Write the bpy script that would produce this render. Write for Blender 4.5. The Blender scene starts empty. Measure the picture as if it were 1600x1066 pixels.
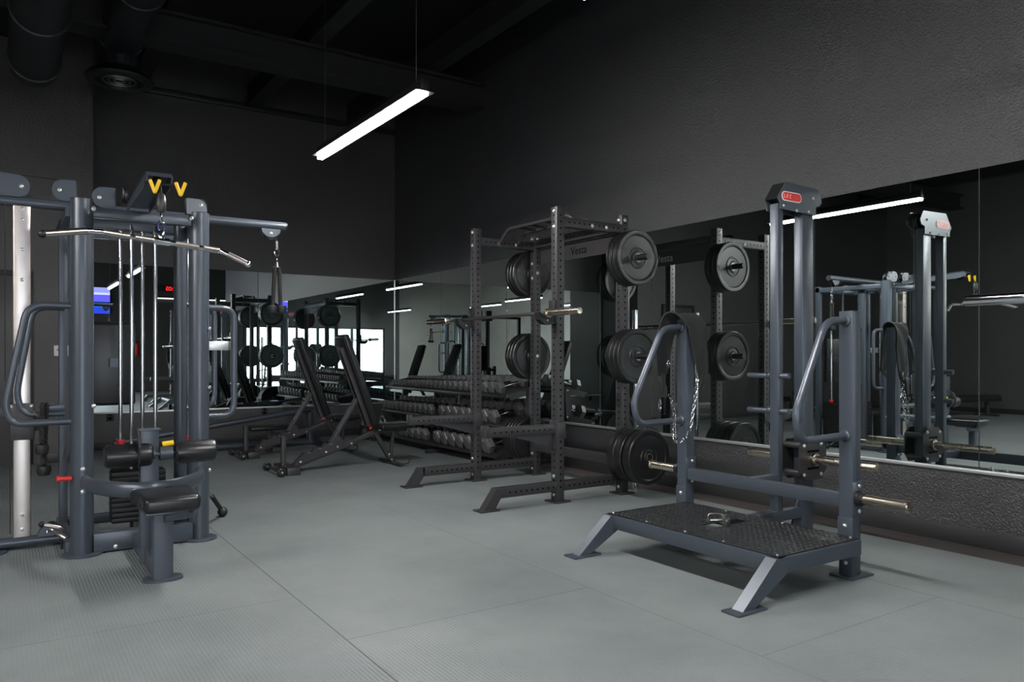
import bpy, bmesh, math, random
from mathutils import Vector as V, Matrix, Quaternion
random.seed(7)
S = bpy.context.scene
COL = S.collection
PI = math.pi

# ------------------------------------------------------------------ camera, world, exposure
TH = 0.5892
cd_ = bpy.data.cameras.new('camera'); cam = bpy.data.objects.new('camera', cd_); COL.objects.link(cam)
cam.location = (0, 0, 1.15)
cam.rotation_euler = (PI / 2, 0, -TH)
cd_.sensor_width = 36.0; cd_.lens = 36.0 * 1194.6 / 1600.0
cd_.shift_y = (556.0 - 533.0) / 1600.0
cd_.clip_start = 0.02; cd_.clip_end = 200
S.camera = cam
W = bpy.data.worlds.new('sky'); S.world = W; W.use_nodes = True
W.node_tree.nodes['Background'].inputs[0].default_value = (0.86, 0.93, 1.0, 1)
W.node_tree.nodes['Background'].inputs[1].default_value = 10.0
S.view_settings.view_transform = 'Standard'; S.view_settings.look = 'None'
S.view_settings.exposure = 0.0; S.view_settings.gamma = 1.0; S.view_settings.use_curve_mapping = False
S.cycles.use_denoising = True
S.cycles.caustics_reflective = True; S.cycles.caustics_refractive = False
S.cycles.max_bounces = 10; S.cycles.glossy_bounces = 6; S.cycles.diffuse_bounces = 4; S.cycles.transparent_max_bounces = 12
S.cycles.sample_clamp_indirect = 6.0
STRIP_POWER = 285.0        # emission of the pendant light strips

# room dimensions (metres): camera stands at the origin, X to the mirror wall, Y along it
XR = 4.906; YB = 10.5; YP = 9.57; XP = 0.844; XL = -6.7; YF = -6.0; XA = 7.6; ZC = 5.1; ZM0 = 0.462; ZM1 = 2.28

# ------------------------------------------------------------------ materials
def nt(m):
    m.use_nodes = True
    return m.node_tree.nodes, m.node_tree.links
MATS = {}
def mat(name, col, rough=0.5, metal=0.0, bump=0.0, bscale=80.0, spec=0.5, var=0.0, vscale=6.0, coat=0.0, emit=None, estr=0.0, rvar=0.0):
    m = bpy.data.materials.new(name); n, l = nt(m); b = n['Principled BSDF']
    b.inputs['Base Color'].default_value = (*col, 1); b.inputs['Roughness'].default_value = rough
    b.inputs['Metallic'].default_value = metal; b.inputs['Specular IOR Level'].default_value = spec
    b.inputs['Coat Weight'].default_value = coat
    tc = n.new('ShaderNodeTexCoord')
    if bump:
        t = n.new('ShaderNodeTexNoise'); t.inputs['Scale'].default_value = bscale; t.inputs['Detail'].default_value = 4
        l.new(tc.outputs['Object'], t.inputs['Vector'])
        bp = n.new('ShaderNodeBump'); bp.inputs['Strength'].default_value = bump; bp.inputs['Distance'].default_value = 0.01
        l.new(t.outputs['Fac'], bp.inputs['Height']); l.new(bp.outputs['Normal'], b.inputs['Normal'])
    if var or rvar:
        t2 = n.new('ShaderNodeTexNoise'); t2.inputs['Scale'].default_value = vscale; t2.inputs['Detail'].default_value = 5
        l.new(tc.outputs['Object'], t2.inputs['Vector'])
    if var:
        mx = n.new('ShaderNodeMix'); mx.data_type = 'RGBA'
        mx.inputs['A'].default_value = (*[c * (1 - var) for c in col], 1); mx.inputs['B'].default_value = (*[min(1, c * (1 + var)) for c in col], 1)
        l.new(t2.outputs['Fac'], mx.inputs['Factor']); l.new(mx.outputs['Result'], b.inputs['Base Color'])
    if rvar:
        mr = n.new('ShaderNodeMapRange'); mr.inputs['To Min'].default_value = rough - rvar; mr.inputs['To Max'].default_value = rough + rvar
        l.new(t2.outputs['Fac'], mr.inputs['Value']); l.new(mr.outputs['Result'], b.inputs['Roughness'])
    if emit:
        b.inputs['Emission Color'].default_value = (*emit, 1); b.inputs['Emission Strength'].default_value = estr
    MATS[name] = m
    return m
M_grey = mat('slate_grey_powder_coat', (0.062, 0.074, 0.094), 0.30, 0.25, 0.06, 260, var=0.06)
M_rack = mat('black_powder_coat', (0.036, 0.034, 0.037), 0.36, 0.15, 0.10, 300, var=0.1)
M_black = mat('matt_black', (0.007, 0.007, 0.008), 0.5)
M_hole = mat('hole_black', (0.002, 0.002, 0.002), 0.9, spec=0.1)
M_rubber = mat('plate_rubber', (0.011, 0.011, 0.012), 0.32, 0, 0.08, 60, var=0.3, vscale=9, rvar=0.1)
M_vinyl = mat('black_vinyl', (0.009, 0.0095, 0.011), 0.29, 0, 0.08, 180, rvar=0.05)
M_foam = mat('foam_grip', (0.013, 0.013, 0.014), 0.8, 0, 0.2, 300)
M_chrome = mat('chrome', (0.78, 0.79, 0.81), 0.09, 1.0)
M_brushed = mat('brushed_steel', (0.50, 0.455, 0.43), 0.30, 1.0, var=0.06, vscale=14, rvar=0.05)
M_nickel = mat('worn_nickel', (0.62, 0.55, 0.45), 0.26, 1.0, 0.03, 200, rvar=0.08)
M_bolt = mat('zinc_bolt', (0.72, 0.72, 0.70), 0.28, 0.9)
M_steel = mat('dull_steel', (0.45, 0.44, 0.42), 0.3, 1.0)
M_hex = mat('dumbbell_rubber', (0.095, 0.095, 0.098), 0.30, 0, 0.06, 120, rvar=0.08)
M_yellow = mat('yellow_rubber', (0.80, 0.50, 0.01), 0.45)
M_red = mat('red_plastic', (0.62, 0.02, 0.02), 0.35)
M_white = mat('white_plastic', (0.75, 0.74, 0.72), 0.4)
M_lcd = mat('lcd_grey', (0.22, 0.23, 0.22), 0.3)
M_fabric = mat('black_webbing', (0.012, 0.012, 0.013), 0.85, 0, 0.35, 500)
M_rope = mat('braided_rope', (0.010, 0.010, 0.009), 0.8, 0, 0.3, 200)
M_wr = mat('black_textured_wall_paint', (0.021, 0.022, 0.025), 0.44, 0, 1.0, 90, spec=1.0, var=0.12, vscale=2.0)
M_wb = mat('black_wall_paint', (0.029, 0.027, 0.029), 0.48, 0, 0.40, 60, spec=0.9, var=0.12, vscale=1.2)
M_wpale = mat('pale_grey_wall', (0.36, 0.345, 0.335), 0.7, 0, 0.3, 20, var=0.15, vscale=1.5)  # paler grey for the front left stretch of wall
M_wl = mat('dark_grey_wall_paint', (0.065, 0.065, 0.067), 0.55, 0, 0.3, 50, var=0.12, vscale=1.0)
M_ceil = mat('black_ceiling_paint', (0.012, 0.012, 0.013), 0.6, 0, 0.2, 20, var=0.2, vscale=1)
M_base = mat('rubber_cove_base', (0.026, 0.026, 0.028), 0.45)
M_strip = mat('bare_concrete_dark', (0.060, 0.052, 0.050), 0.7, 0, 0.25, 30, var=0.2, vscale=3)
M_door = mat('door_paint', (0.062, 0.060, 0.062), 0.4)
M_trim = mat('aluminium_channel', (0.62, 0.63, 0.64), 0.38, 0.85)
M_duct = mat('black_duct_metal', (0.018, 0.020, 0.023), 0.45, 0.3)
M_pane_frame = mat('window_frame_dark', (0.02, 0.02, 0.022), 0.4, 0.4)
M_ground = mat('pale_pavement', (0.55, 0.54, 0.52), 0.8, 0, 0.2, 8, var=0.1)
M_skin = mat('skin', (0.55, 0.33, 0.24), 0.5)
M_hair = mat('light_brown_hair', (0.28, 0.15, 0.07), 0.6, 0, 0.5, 120)
M_camo = mat('olive_cloth', (0.06, 0.062, 0.035), 0.85, 0, 0.2, 60, var=0.6, vscale=14)
M_led = mat('led_diffuser', (0.9, 0.9, 0.9), 0.5, emit=(1.0, 0.985, 0.955), estr=STRIP_POWER)
M_digit = mat('red_led_digits', (0.2, 0, 0), 0.5, emit=(1.0, 0.02, 0.02), estr=3.0)
M_mirror = mat('mirror_glass', (0.76, 0.83, 0.815), 0.0, 1.0)
M_mback = mat('mirror_edge', (0.30, 0.36, 0.34), 0.3, 0.3)

def mat_floor():
    m = bpy.data.materials.new('rubber_floor_mats'); n, l = nt(m); b = n['Principled BSDF']
    tc = n.new('ShaderNodeTexCoord'); sep = n.new('ShaderNodeSeparateXYZ'); l.new(tc.outputs['Object'], sep.inputs[0])
    def mth(op, a, c=None, v=None):
        q = n.new('ShaderNodeMath'); q.operation = op
        for i, x in enumerate((a, c)):
            if x is None: continue
            if isinstance(x, (int, float)): q.inputs[i].default_value = x
            else: l.new(x, q.inputs[i])
        return q.outputs[0]
    x, y = sep.outputs[0], sep.outputs[1]
    # seams: rolls run along Y with joints across
    masks = []
    def lineX(k, w, y0=-20, y1=20):
        a = mth('LESS_THAN', mth('ABSOLUTE', mth('SUBTRACT', x, k)), w)
        return mth('MULTIPLY', a, mth('MULTIPLY', mth('GREATER_THAN', y, y0), mth('LESS_THAN', y, y1)))
    def lineY(k, w, x0, x1):
        a = mth('LESS_THAN', mth('ABSOLUTE', mth('SUBTRACT', y, k)), w)
        return mth('MULTIPLY', a, mth('MULTIPLY', mth('GREATER_THAN', x, x0), mth('LESS_THAN', x, x1)))
    tot = None
    for q in [lineX(1.163, 0.0022, -8, 9.4), lineX(2.42, 0.0011), lineX(3.710, 0.0020, -8, 3.3), lineX(3.710, 0.001, 3.3, 9.5), lineX(-0.10, 0.0016), lineX(-1.35, 0.0016),
              lineY(2.945, 0.0016, 1.163, 2.42), lineY(4.9, 0.0012, 2.42, 3.71), lineY(1.9, 0.0012, 2.42, 3.71), lineY(6.9, 0.0012, 1.163, 2.42),
              lineY(8.2, 0.0012, 2.42, 3.71), lineY(3.6, 0.0012, -0.1, 1.163)]:
        tot = q if tot is None else mth('MAXIMUM', tot, q)
    big = n.new('ShaderNodeTexNoise'); big.inputs['Scale'].default_value = 1.1; big.inputs['Detail'].default_value = 8; big.inputs['Roughness'].default_value = 0.62
    l.new(tc.outputs['Object'], big.inputs['Vector'])
    fine = n.new('ShaderNodeTexNoise'); fine.inputs['Scale'].default_value = 160; fine.inputs['Detail'].default_value = 2
    l.new(tc.outputs['Object'], fine.inputs['Vector'])
    f = mth('ADD', mth('MULTIPLY', big.outputs['Fac'], 0.8), mth('MULTIPLY', fine.outputs['Fac'], 0.2))
    cr = n.new('ShaderNodeValToRGB'); l.new(f, cr.inputs[0])
    cr.color_ramp.elements[0].position = 0.33; cr.color_ramp.elements[0].color = (0.128, 0.145, 0.149, 1)
    cr.color_ramp.elements[1].position = 0.68; cr.color_ramp.elements[1].color = (0.205, 0.224, 0.228, 1)
    mx = n.new('ShaderNodeMix'); mx.data_type = 'RGBA'; l.new(tot, mx.inputs['Factor']); l.new(cr.outputs[0], mx.inputs['A']); mx.inputs['B'].default_value = (0.022, 0.022, 0.022, 1)
    l.new(mx.outputs['Result'], b.inputs['Base Color'])
    b.inputs['Roughness'].default_value = 0.5; b.inputs['Specular IOR Level'].default_value = 0.4
    k = 2 * PI / 0.022
    rib = mth('MULTIPLY', mth('SINE', mth('MULTIPLY', mth('ADD', x, y), k * 0.7)), mth('SINE', mth('MULTIPLY', mth('SUBTRACT', x, y), k * 0.7)))
    h = mth('ADD', mth('MULTIPLY', rib, mth('ADD', 0.28, mth('MULTIPLY', mth('LESS_THAN', x, 1.163), 0.45))), mth('MULTIPLY', fine.outputs['Fac'], 0.5))
    h2 = mth('SUBTRACT', h, mth('MULTIPLY', tot, 3.0))
    bp = n.new('ShaderNodeBump'); bp.inputs['Strength'].default_value = 0.8; bp.inputs['Distance'].default_value = 0.0026
    l.new(h2, bp.inputs['Height']); l.new(bp.outputs['Normal'], b.inputs['Normal'])
    return m
M_floor = mat_floor()

def mat_glass():
    m = bpy.data.materials.new('window_glass'); n, l = nt(m); n.remove(n['Principled BSDF'])
    tr = n.new('ShaderNodeBsdfTransparent'); gl = n.new('ShaderNodeBsdfGlossy'); gl.inputs['Roughness'].default_value = 0.02
    mx = n.new('ShaderNodeMixShader'); mx.inputs[0].default_value = 0.07
    l.new(tr.outputs[0], mx.inputs[1]); l.new(gl.outputs[0], mx.inputs[2]); l.new(mx.outputs[0], n['Material Output'].inputs[0])
    return m
M_glass = mat_glass()
def mat_screen():
    m = bpy.data.materials.new('television_picture'); n, l = nt(m); b = n['Principled BSDF']
    tc = n.new('ShaderNodeTexCoord'); sep = n.new('ShaderNodeSeparateXYZ'); l.new(tc.outputs['Generated'], sep.inputs[0])
    cr = n.new('ShaderNodeValToRGB'); cr.color_ramp.interpolation = 'CONSTANT'; l.new(sep.outputs[2], cr.inputs[0])
    e = cr.color_ramp.elements; e[0].position = 0; e[0].color = (0.02, 0.05, 0.6, 1); e[1].position = 0.45; e[1].color = (0.12, 0.10, 1.0, 1)
    for p, c in ((0.25, (0.0, 0.18, 0.8, 1)), (0.40, (0.0, 0.02, 0.1, 1)), (0.72, (0.55, 0.6, 1.0, 1)), (0.8, (0.3, 0.3, 1.0, 1))):
        q = e.new(p); q.color = c
    l.new(cr.outputs[0], b.inputs['Emission Color']); b.inputs['Emission Strength'].default_value = 1.6
    b.inputs['Base Color'].default_value = (0.01, 0.01, 0.02, 1); b.inputs['Roughness'].default_value = 0.2
    return m
M_screen = mat_screen()

# ------------------------------------------------------------------ mesh helpers
def frame(d, up=None):
    d = V(d).normalized()
    up = V(up) if up is not None else (V((0, 0, 1)) if abs(d.z) < 0.95 else V((0, 1, 0)))
    s = d.cross(up).normalized(); u = s.cross(d).normalized()
    return d, s, u
class MB:
    def __init__(self): self.bm = bmesh.new(); self.mi = 0
    def raw(self, vs, fs):
        b = [self.bm.verts.new(v) for v in vs]
        for f in fs:
            try:
                q = self.bm.faces.new([b[i] for i in f]); q.material_index = self.mi
            except ValueError: pass
        return self
    def rings(self, rings, cap=True, closed=False):
        n = len(rings[0]); vs = [v for r in rings for v in r]; fs = []
        R = len(rings)
        for i in range(R if closed else R - 1):
            a = i * n; c = ((i + 1) % R) * n
            for j in range(n):
                k = (j + 1) % n; fs.append((a + j, a + k, c + k, c + j))
        if cap and not closed:
            fs.append(tuple(range(n - 1, -1, -1))); fs.append(tuple((R - 1) * n + j for j in range(n)))
        return self.raw(vs, fs)
    def box(self, x0, x1, y0, y1, z0, z1, r=0.0, seg=2):
        x0, x1 = sorted((x0, x1)); y0, y1 = sorted((y0, y1)); z0, z1 = sorted((z0, z1))
        t = bmesh.new(); bmesh.ops.create_cube(t, size=1)
        for v in t.verts: v.co = V(((x0 + x1) / 2 + v.co.x * (x1 - x0), (y0 + y1) / 2 + v.co.y * (y1 - y0), (z0 + z1) / 2 + v.co.z * (z1 - z0)))
        if r: bmesh.ops.bevel(t, geom=list(t.edges), offset=r, segments=seg, profile=0.5, affect='EDGES')
        return self.merge(t)
    def merge(self, t, mtx=None):
        t.verts.ensure_lookup_table(); idx = {v: i for i, v in enumerate(t.verts)}
        vs = [(mtx @ v.co if mtx else v.co.copy()) for v in t.verts]
        self.raw(vs, [tuple(idx[v] for v in f.verts) for f in t.faces]); t.free(); return self
    def bar(self, p0, p1, w, h, up=None, r=0.004):
        p0, p1 = V(p0), V(p1); d, s, u = frame(p1 - p0, up)
        a, b = w / 2, h / 2; r = min(r, a * .9, b * .9)
        sec = []
        for cx, cy, a0 in ((a - r, b - r, 0), (-a + r, b - r, 90), (-a + r, -b + r, 180), (a - r, -b + r, 270)):
            for k in (0, 45, 90):
                t = math.radians(a0 + k); sec.append((cx + r * math.cos(t), cy + r * math.sin(t)))
        return self.rings([[p + s * x + u * y for x, y in sec] for p in (p0, p1)])
    def tube(self, pts, r, seg=12, fillet=0.0, up=None, rb=None, closed=False, cap=True):
        pts = [V(p) for p in pts]
        if fillet and len(pts) > 2:
            out = [pts[0]] if not closed else []
            rng = range(1, len(pts) - 1) if not closed else range(len(pts))
            for i in rng:
                a, b, c = pts[i - 1], pts[i], pts[(i + 1) % len(pts)]
                d1 = (a - b); d2 = (c - b); f = min(fillet, d1.length * .48, d2.length * .48)
                A = b + d1.normalized() * f; Cc = b + d2.normalized() * f
                for k in range(7):
                    t = k / 6; out.append(A * (1 - t) ** 2 + b * 2 * t * (1 - t) + Cc * t * t)
            if not closed: out.append(pts[-1])
            pts = out
        rb = rb or r; rings = []; n = len(pts); s = None
        for i, p in enumerate(pts):
            a = pts[i - 1] if (i > 0 or closed) else p; c = pts[(i + 1) % n] if (i < n - 1 or closed) else p
            d = (c - a).normalized()
            if up is not None: _, s, u = frame(d, up)
            else:
                if s is None: _, s, u = frame(d)
                else:
                    s = (s - d * s.dot(d)).normalized(); u = s.cross(d).normalized()
            rings.append([p + s * (r * math.cos(2 * PI * k / seg)) + u * (rb * math.sin(2 * PI * k / seg)) for k in range(seg)])
        return self.rings(rings, cap=cap, closed=closed)
    def cyl(self, p0, p1, r, seg=16, r1=None):
        p0, p1 = V(p0), V(p1); d, s, u = frame(p1 - p0); r1 = r if r1 is None else r1
        return self.rings([[p + s * (q * math.cos(2 * PI * k / seg)) + u * (q * math.sin(2 * PI * k / seg)) for k in range(seg)] for p, q in ((p0, r), (p1, r1))])
    def lathe(self, prof, o, axis, seg=40):
        """prof: list of (radius, distance along axis)"""
        o = V(o); d, s, u = frame(axis)
        return self.rings([[o + d * t + s * (r * math.cos(2 * PI * k / seg)) + u * (r * math.sin(2 * PI * k / seg)) for k in range(seg)] for r, t in prof])
    def prism(self, poly, plane, a0, a1):
        """poly 2D; plane 'XZ' extruded along Y, 'YZ' along X, 'XY' along Z"""
        def mk(p, a): return {'XZ': (p[0], a, p[1]), 'YZ': (a, p[0], p[1]), 'XY': (p[0], p[1], a)}[plane]
        return self.rings([[V(mk(p, a)) for p in poly] for a in (a0, a1)])
    def ball(self, c, r, sx=1, sy=1, sz=1, seg=14):
        t = bmesh.new(); bmesh.ops.create_uvsphere(t, u_segments=seg, v_segments=max(6, seg // 2 + 1), radius=r)
        for v in t.verts: v.co = V((v.co.x * sx, v.co.y * sy, v.co.z * sz)) + V(c)
        return self.merge(t)
    def disc(self, c, nrm, r, seg=10, off=0.0006):
        d, s, u = frame(nrm); c = V(c) + d * off
        vs = [c + s * (r * math.cos(2 * PI * k / seg)) + u * (r * math.sin(2 * PI * k / seg)) for k in range(seg)]
        return self.raw(vs, [tuple(range(seg))])

ORG = {}
def finish(bm, name, org, mats, sharp=35):
    for v in bm.verts: v.co -= org
    bmesh.ops.recalc_face_normals(bm, faces=bm.faces)
    me = bpy.data.meshes.new(name); bm.to_mesh(me); bm.free()
    for m in (mats if isinstance(mats, (list, tuple)) else [mats]): me.materials.append(m)
    me.polygons.foreach_set('use_smooth', [True] * len(me.polygons)); me.set_sharp_from_angle(angle=math.radians(sharp)); me.update()
    return me
def thing(name, label, cat, loc, group=None):
    o = bpy.data.objects.new(name, None); COL.objects.link(o); o.location = loc; o.empty_display_size = 0.1
    o['label'] = label; o['category'] = cat
    if group: o['group'] = group
    ORG[o] = V(loc); return o
def part(name, mb, m, parent, label=None, sharp=35):
    org = ORG[parent]; o = bpy.data.objects.new(name, finish(mb.bm, name, org, m, sharp)); COL.objects.link(o); o.parent = parent
    ORG[o] = org
    if label: o['label'] = label
    return o
def single(name, mb, m, label, cat, loc, group=None, sharp=35):
    o = bpy.data.objects.new(name, finish(mb.bm, name, V(loc), m, sharp)); COL.objects.link(o); o.location = loc
    o['label'] = label; o['category'] = cat
    if group: o['group'] = group
    ORG[o] = V(loc); return o
def struct(name, mb, m, kind='structure'):
    o = bpy.data.objects.new(name, finish(mb.bm, name, V((0, 0, 0)), m)); COL.objects.link(o); o['kind'] = kind; ORG[o] = V((0, 0, 0)); return o
def copy_tree(o, parent=None, skip=()):
    c = o.copy(); COL.objects.link(c)
    if parent is not None: c.parent = parent
    for ch in o.children:
        if ch.name.split('.')[0] in skip: continue
        copy_tree(ch, c, skip)
    return c
_bm = {}
def bolt(parent, pos, nrm, r=0.011, m=None):
    """rounded bolt head with washer; a part of its own"""
    key = (round(r, 4), (m or M_bolt).name)
    if key not in _bm:
        b = MB(); b.lathe([(r * 1.25, 0), (r * 1.25, r * .25), (r, r * .3), (r * .95, r * .6), (r * .6, r * .85), (r * .1, r * .95)], (0, 0, 0), (0, 0, 1), 14)
        _bm[key] = finish(b.bm, 'bolt', V((0, 0, 0)), m or M_bolt, 50)
    o = bpy.data.objects.new('bolt', _bm[key]); COL.objects.link(o); o.parent = parent
    o.location = V(pos) - ORG[parent]; o.rotation_euler = V(nrm).normalized().to_track_quat('Z', 'Y').to_euler()
    return o
ORD = ['first', 'second', 'third', 'fourth', 'fifth', 'sixth', 'seventh', 'eighth', 'ninth', 'tenth', 'eleventh', 'twelfth', 'thirteenth', 'fourteenth',
       'fifteenth', 'sixteenth', 'seventeenth', 'eighteenth', 'nineteenth', 'twentieth', 'twenty-first', 'twenty-second', 'twenty-third', 'twenty-fourth']

# ------------------------------------------------------------------ room shell
WX0, WX1, WZ1 = -2.4, 2.83, 2.2
struct('floor', MB().box(XL - .2, XR - 0.277, YF - .2, YB + .2, -0.05, 0), M_floor)
struct('trim_1', MB().box(XR - 0.277, XA + .2, 0.0, YB + .2, -0.05, -0.006), M_strip)
struct('trim_2', MB().box(XR - 0.277, XA + .2, YF - .2, 0.0, -0.05, 0), M_floor)
struct('wall_right', MB().box(XR, XR + .25, 0.1, YB + .25, -0.05, ZC + .1), M_wr)
struct('wall_alcove_return', MB().box(XR + .25, XA, 0.1, 0.3, -0.05, ZC + .1), M_wb)
struct('wall_alcove_side', MB().box(XA, XA + .2, YF - .2, 0.3, -0.05, ZC + .1), M_wb)
struct('wall_back', MB().box(XP, XR + .25, YB, YB + .25, -0.05, ZC + .1), M_wb)
struct('wall_back_left', MB().box(XL - .2, XP, YP, YP + .3, -0.05, ZC + .1).box(XP - .3, XP, YP + .3, YB + .25, -0.05, ZC + .1), M_wb)
struct('wall_left', MB().box(XL - .2, XL, 1.5, YP, -0.05, ZC + .1), M_wl)
struct('wall_left_front', MB().box(XL - .2, XL, YF, 1.5, -0.05, ZC + .1), M_wpale)
struct('wall_front_left', MB().box(XL - .2, WX0 - .6, YF - .2, YF, -.05, ZC + .1), M_wpale)
struct('wall_front', MB().box(WX0 - .6, WX0, YF - .2, YF, -.05, ZC + .1).box(WX0, WX1, YF - .2, YF, WZ1, ZC + .1).box(WX1, XA, YF - .2, YF, -.05, ZC + .1), M_wl)
struct('ceiling', MB().box(XL - .2, XA + .2, YF - .2, YB + .25, ZC, ZC + .2), M_ceil)
struct('ground', MB().box(-30, 30, -40, YF - .2, -0.1, -0.03), M_ground)
struct('baseboard_right', MB().box(XR - 0.008, XR, 0.1, YB, -0.006, 0.10, .003), M_base)
struct('baseboard_back', MB().box(XP, XR - .008, YB - .008, YB, 0, 0.10, .003), M_base)
struct('baseboard_back_left', MB().box(0.40, XP, YP - .008, YP, 0, 0.10, .003).box(XL, -.62, YP - .008, YP, 0, .10, .003), M_base)
struct('baseboard_left', MB().box(XL, XL + .008, YF, YP - .01, 0, 0.10, .003), M_base)
# ceiling steel: girder parallel to the back wall, joists running to it, upper ledge
struct('trim_3', MB().box(XL, XR, 8.0, 8.16, 4.19, 4.45).box(XL, XR, 7.93, 8.23, 4.17, 4.20).box(XL, XR, 7.93, 8.23, 4.44, 4.47), M_ceil)
tj = MB()
for x in (-5.6, -4.2, -2.8, -1.4, 0.0, 1.4, 2.8, 4.2): tj.box(x - .05, x + .05, YF, YB, 4.50, 4.78).box(x - .09, x + .09, YF, YB, 4.48, 4.51)
struct('trim_4', tj, M_ceil)
struct('trim_5', MB().box(XP, XR, YB - .06, YB, 4.44, 4.52, .01), M_duct)
# mirrors: bottom channels
struct('trim_6', MB().box(XR - 0.022, XR, 0.12, YB - .01, ZM0 - .022, ZM0, .002), M_trim)
struct('trim_7', MB().box(XP + .02, XR - .022, YB - 0.022, YB, ZM0 - .022, ZM0, .002), M_trim)
ys = [0.12, 0.85, 2.265, 3.655, 5.046, 5.765, 7.41, 9.054, YB - .01]
wh = ['beside the room opening', 'at right picture edge', 'behind the tower of the platform machine', 'behind the platform machine left upright', 'behind the rack storage posts',
      'behind the half rack', 'behind the near dumbbell rack end', 'nearest the room corner']
for i in range(8):
    g = 0.0025
    single('mirror_panel', MB().box(XR - .008, XR - .0005, ys[i] + g, ys[i + 1] - g, ZM0, ZM1, .001, 1), M_mirror,
           'tall frameless mirror panel on right wall, ' + wh[i], 'mirror', (XR, ys[i], ZM0), 'mirror panels on the right wall')
xs = [XP + .02, 2.887, XR - .012]
for i in range(2):
    single('mirror_panel', MB().box(xs[i] + g, xs[i + 1] - g, YB - .008, YB - .0005, ZM0, ZM1, .001, 1), M_mirror,
           ['frameless mirror panel on back wall behind the cable station', 'frameless mirror panel on back wall behind the incline benches, ending at the room corner'][i], 'mirror', (xs[i], YB, ZM0), 'mirror panels on the back wall')
struct('trim_8', MB().box(XR - .014, XR - .002, YB - .014, YB - .002, ZM0, ZM1), M_trim)
# door in the stepped-forward wall, left
dm = MB().box(-.52, .30, YP - .012, YP, 0, 2.05)
d1 = struct('door_1', MB().box(-.45, .235, YP - .022, YP, 0.01, 1.99, .003), M_door)
part('door_frame', MB().box(.235, .285, YP - .035, YP, 0, 2.045, .004).box(-.50, -.45, YP - .035, YP, 0, 2.045, .004).box(-.45, .235, YP - .035, YP, 1.99, 2.045, .004), M_black, d1)
part('door_handle', MB().cyl((-.38, YP - .02, 1.0), (-.38, YP - .07, 1.0), .012).tube([(-.38, YP - .07, 1.0), (-.27, YP - .07, 1.0)], .010), M_steel, d1)
# thermostat, outlets
t = thing('thermostat', 'white wall thermostat with grey display beside the dark door', 'thermostat', (.54, YP, 1.2))
part('housing', MB().box(.470, .608, YP - .026, YP, 1.145, 1.262, .006), M_white, t)
part('display', MB().box(.500, .556, YP - .028, YP - .02, 1.200, 1.226), M_lcd, t)
part('button', MB().box(.577, .589, YP - .029, YP - .02, 1.198, 1.228, .002), M_lcd, t)
for x, z, lb in ((2.973, .40, 'black wall outlet under back mirror, right of the two'), (1.109, .41, 'black wall outlet under back mirror behind the weight stack rods')):
    t = thing('wall_outlet', lb, 'outlet', (x, YB, z)); part('plate', MB().box(x - .04, x + .04, YB - .006, YB, z - .06, z + .06, .002), M_black, t)
    part('socket', MB().box(x - .018, x + .018, YB - .009, YB - .004, z + .01, z + .04, .003), M_hole, t); part('socket', MB().box(x - .018, x + .018, YB - .009, YB - .004, z - .04, z - .01, .003), M_hole, t)

# storefront windows behind the camera (seen in the mirrors)
n_w = 4
for i in range(n_w):
    a = WX0 + (WX1 - WX0) * i / n_w; b = WX0 + (WX1 - WX0) * (i + 1) / n_w
    w = struct('window_%d' % (i + 1), MB().box(a, a + .05, YF - .12, YF - .04, 0.0, WZ1).box(b - .05, b, YF - .12, YF - .04, 0.0, WZ1).box(a + .05, b - .05, YF - .12, YF - .04, 0, .08)
               .box(a + .05, b - .05, YF - .12, YF - .04, WZ1 - .06, WZ1).box(a + .05, b - .05, YF - .11, YF - .05, 1.02, 1.06) if i % 2 else
               MB().box(a, a + .05, YF - .12, YF - .04, 0.0, WZ1).box(b - .05, b, YF - .12, YF - .04, 0.0, WZ1).box(a + .05, b - .05, YF - .12, YF - .04, 0, .08)
               .box(a + .05, b - .05, YF - .12, YF - .04, WZ1 - .06, WZ1), M_pane_frame)
    part('window_pane', MB().box(a + .05, b - .05, YF - .084, YF - .078, .08, WZ1 - .06), M_glass, w)

# ------------------------------------------------------------------ pendant light strips
def strip(x, y0, y1, label, z=2.735):
    t = thing('pendant_light', label, 'light', (x, (y0 + y1) / 2, z), 'linear pendant lights')
    part('housing', MB().box(x - .028, x + .028, y0, y1, z + .004, z + .07, .003).box(x - .065, x + .065, y0, y1, z, z + .006, .002), M_black, t)  # wide lower lip added to keep strip light off the upper walls
    part('diffuser', MB().box(x - .022, x + .022, y0 + .005, y1 - .005, z - .024, z, .004), M_led, t)
    for yy in (y0 + .12, y1 - .12): part('suspension_wire', MB().cyl((x, yy, z + .07), (x, yy, 4.48 if abs(x) < 9 else ZC), .0016, 6), M_steel, t)
strip(2.11, 4.09, 5.91, 'glowing white LED strip hanging over the floor before the half rack')
strip(2.11, 0.80, 2.62, 'white LED strip just entering at the top edge of the picture')
strip(-2.4, 2.4, 4.2, 'added white LED strip left of the cable station, outside the frame')  # unseen strip added as fill for the wall by the door
strip(-3.0, -0.6, 1.22, 'white LED strip hanging left of the camera')
strip(-1.9, -4.6, -2.8, 'white LED strip hanging far behind the camera in the left row')
strip(-4.9, 1.2, 3.0, 'white LED strip hanging near the left wall')

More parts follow.
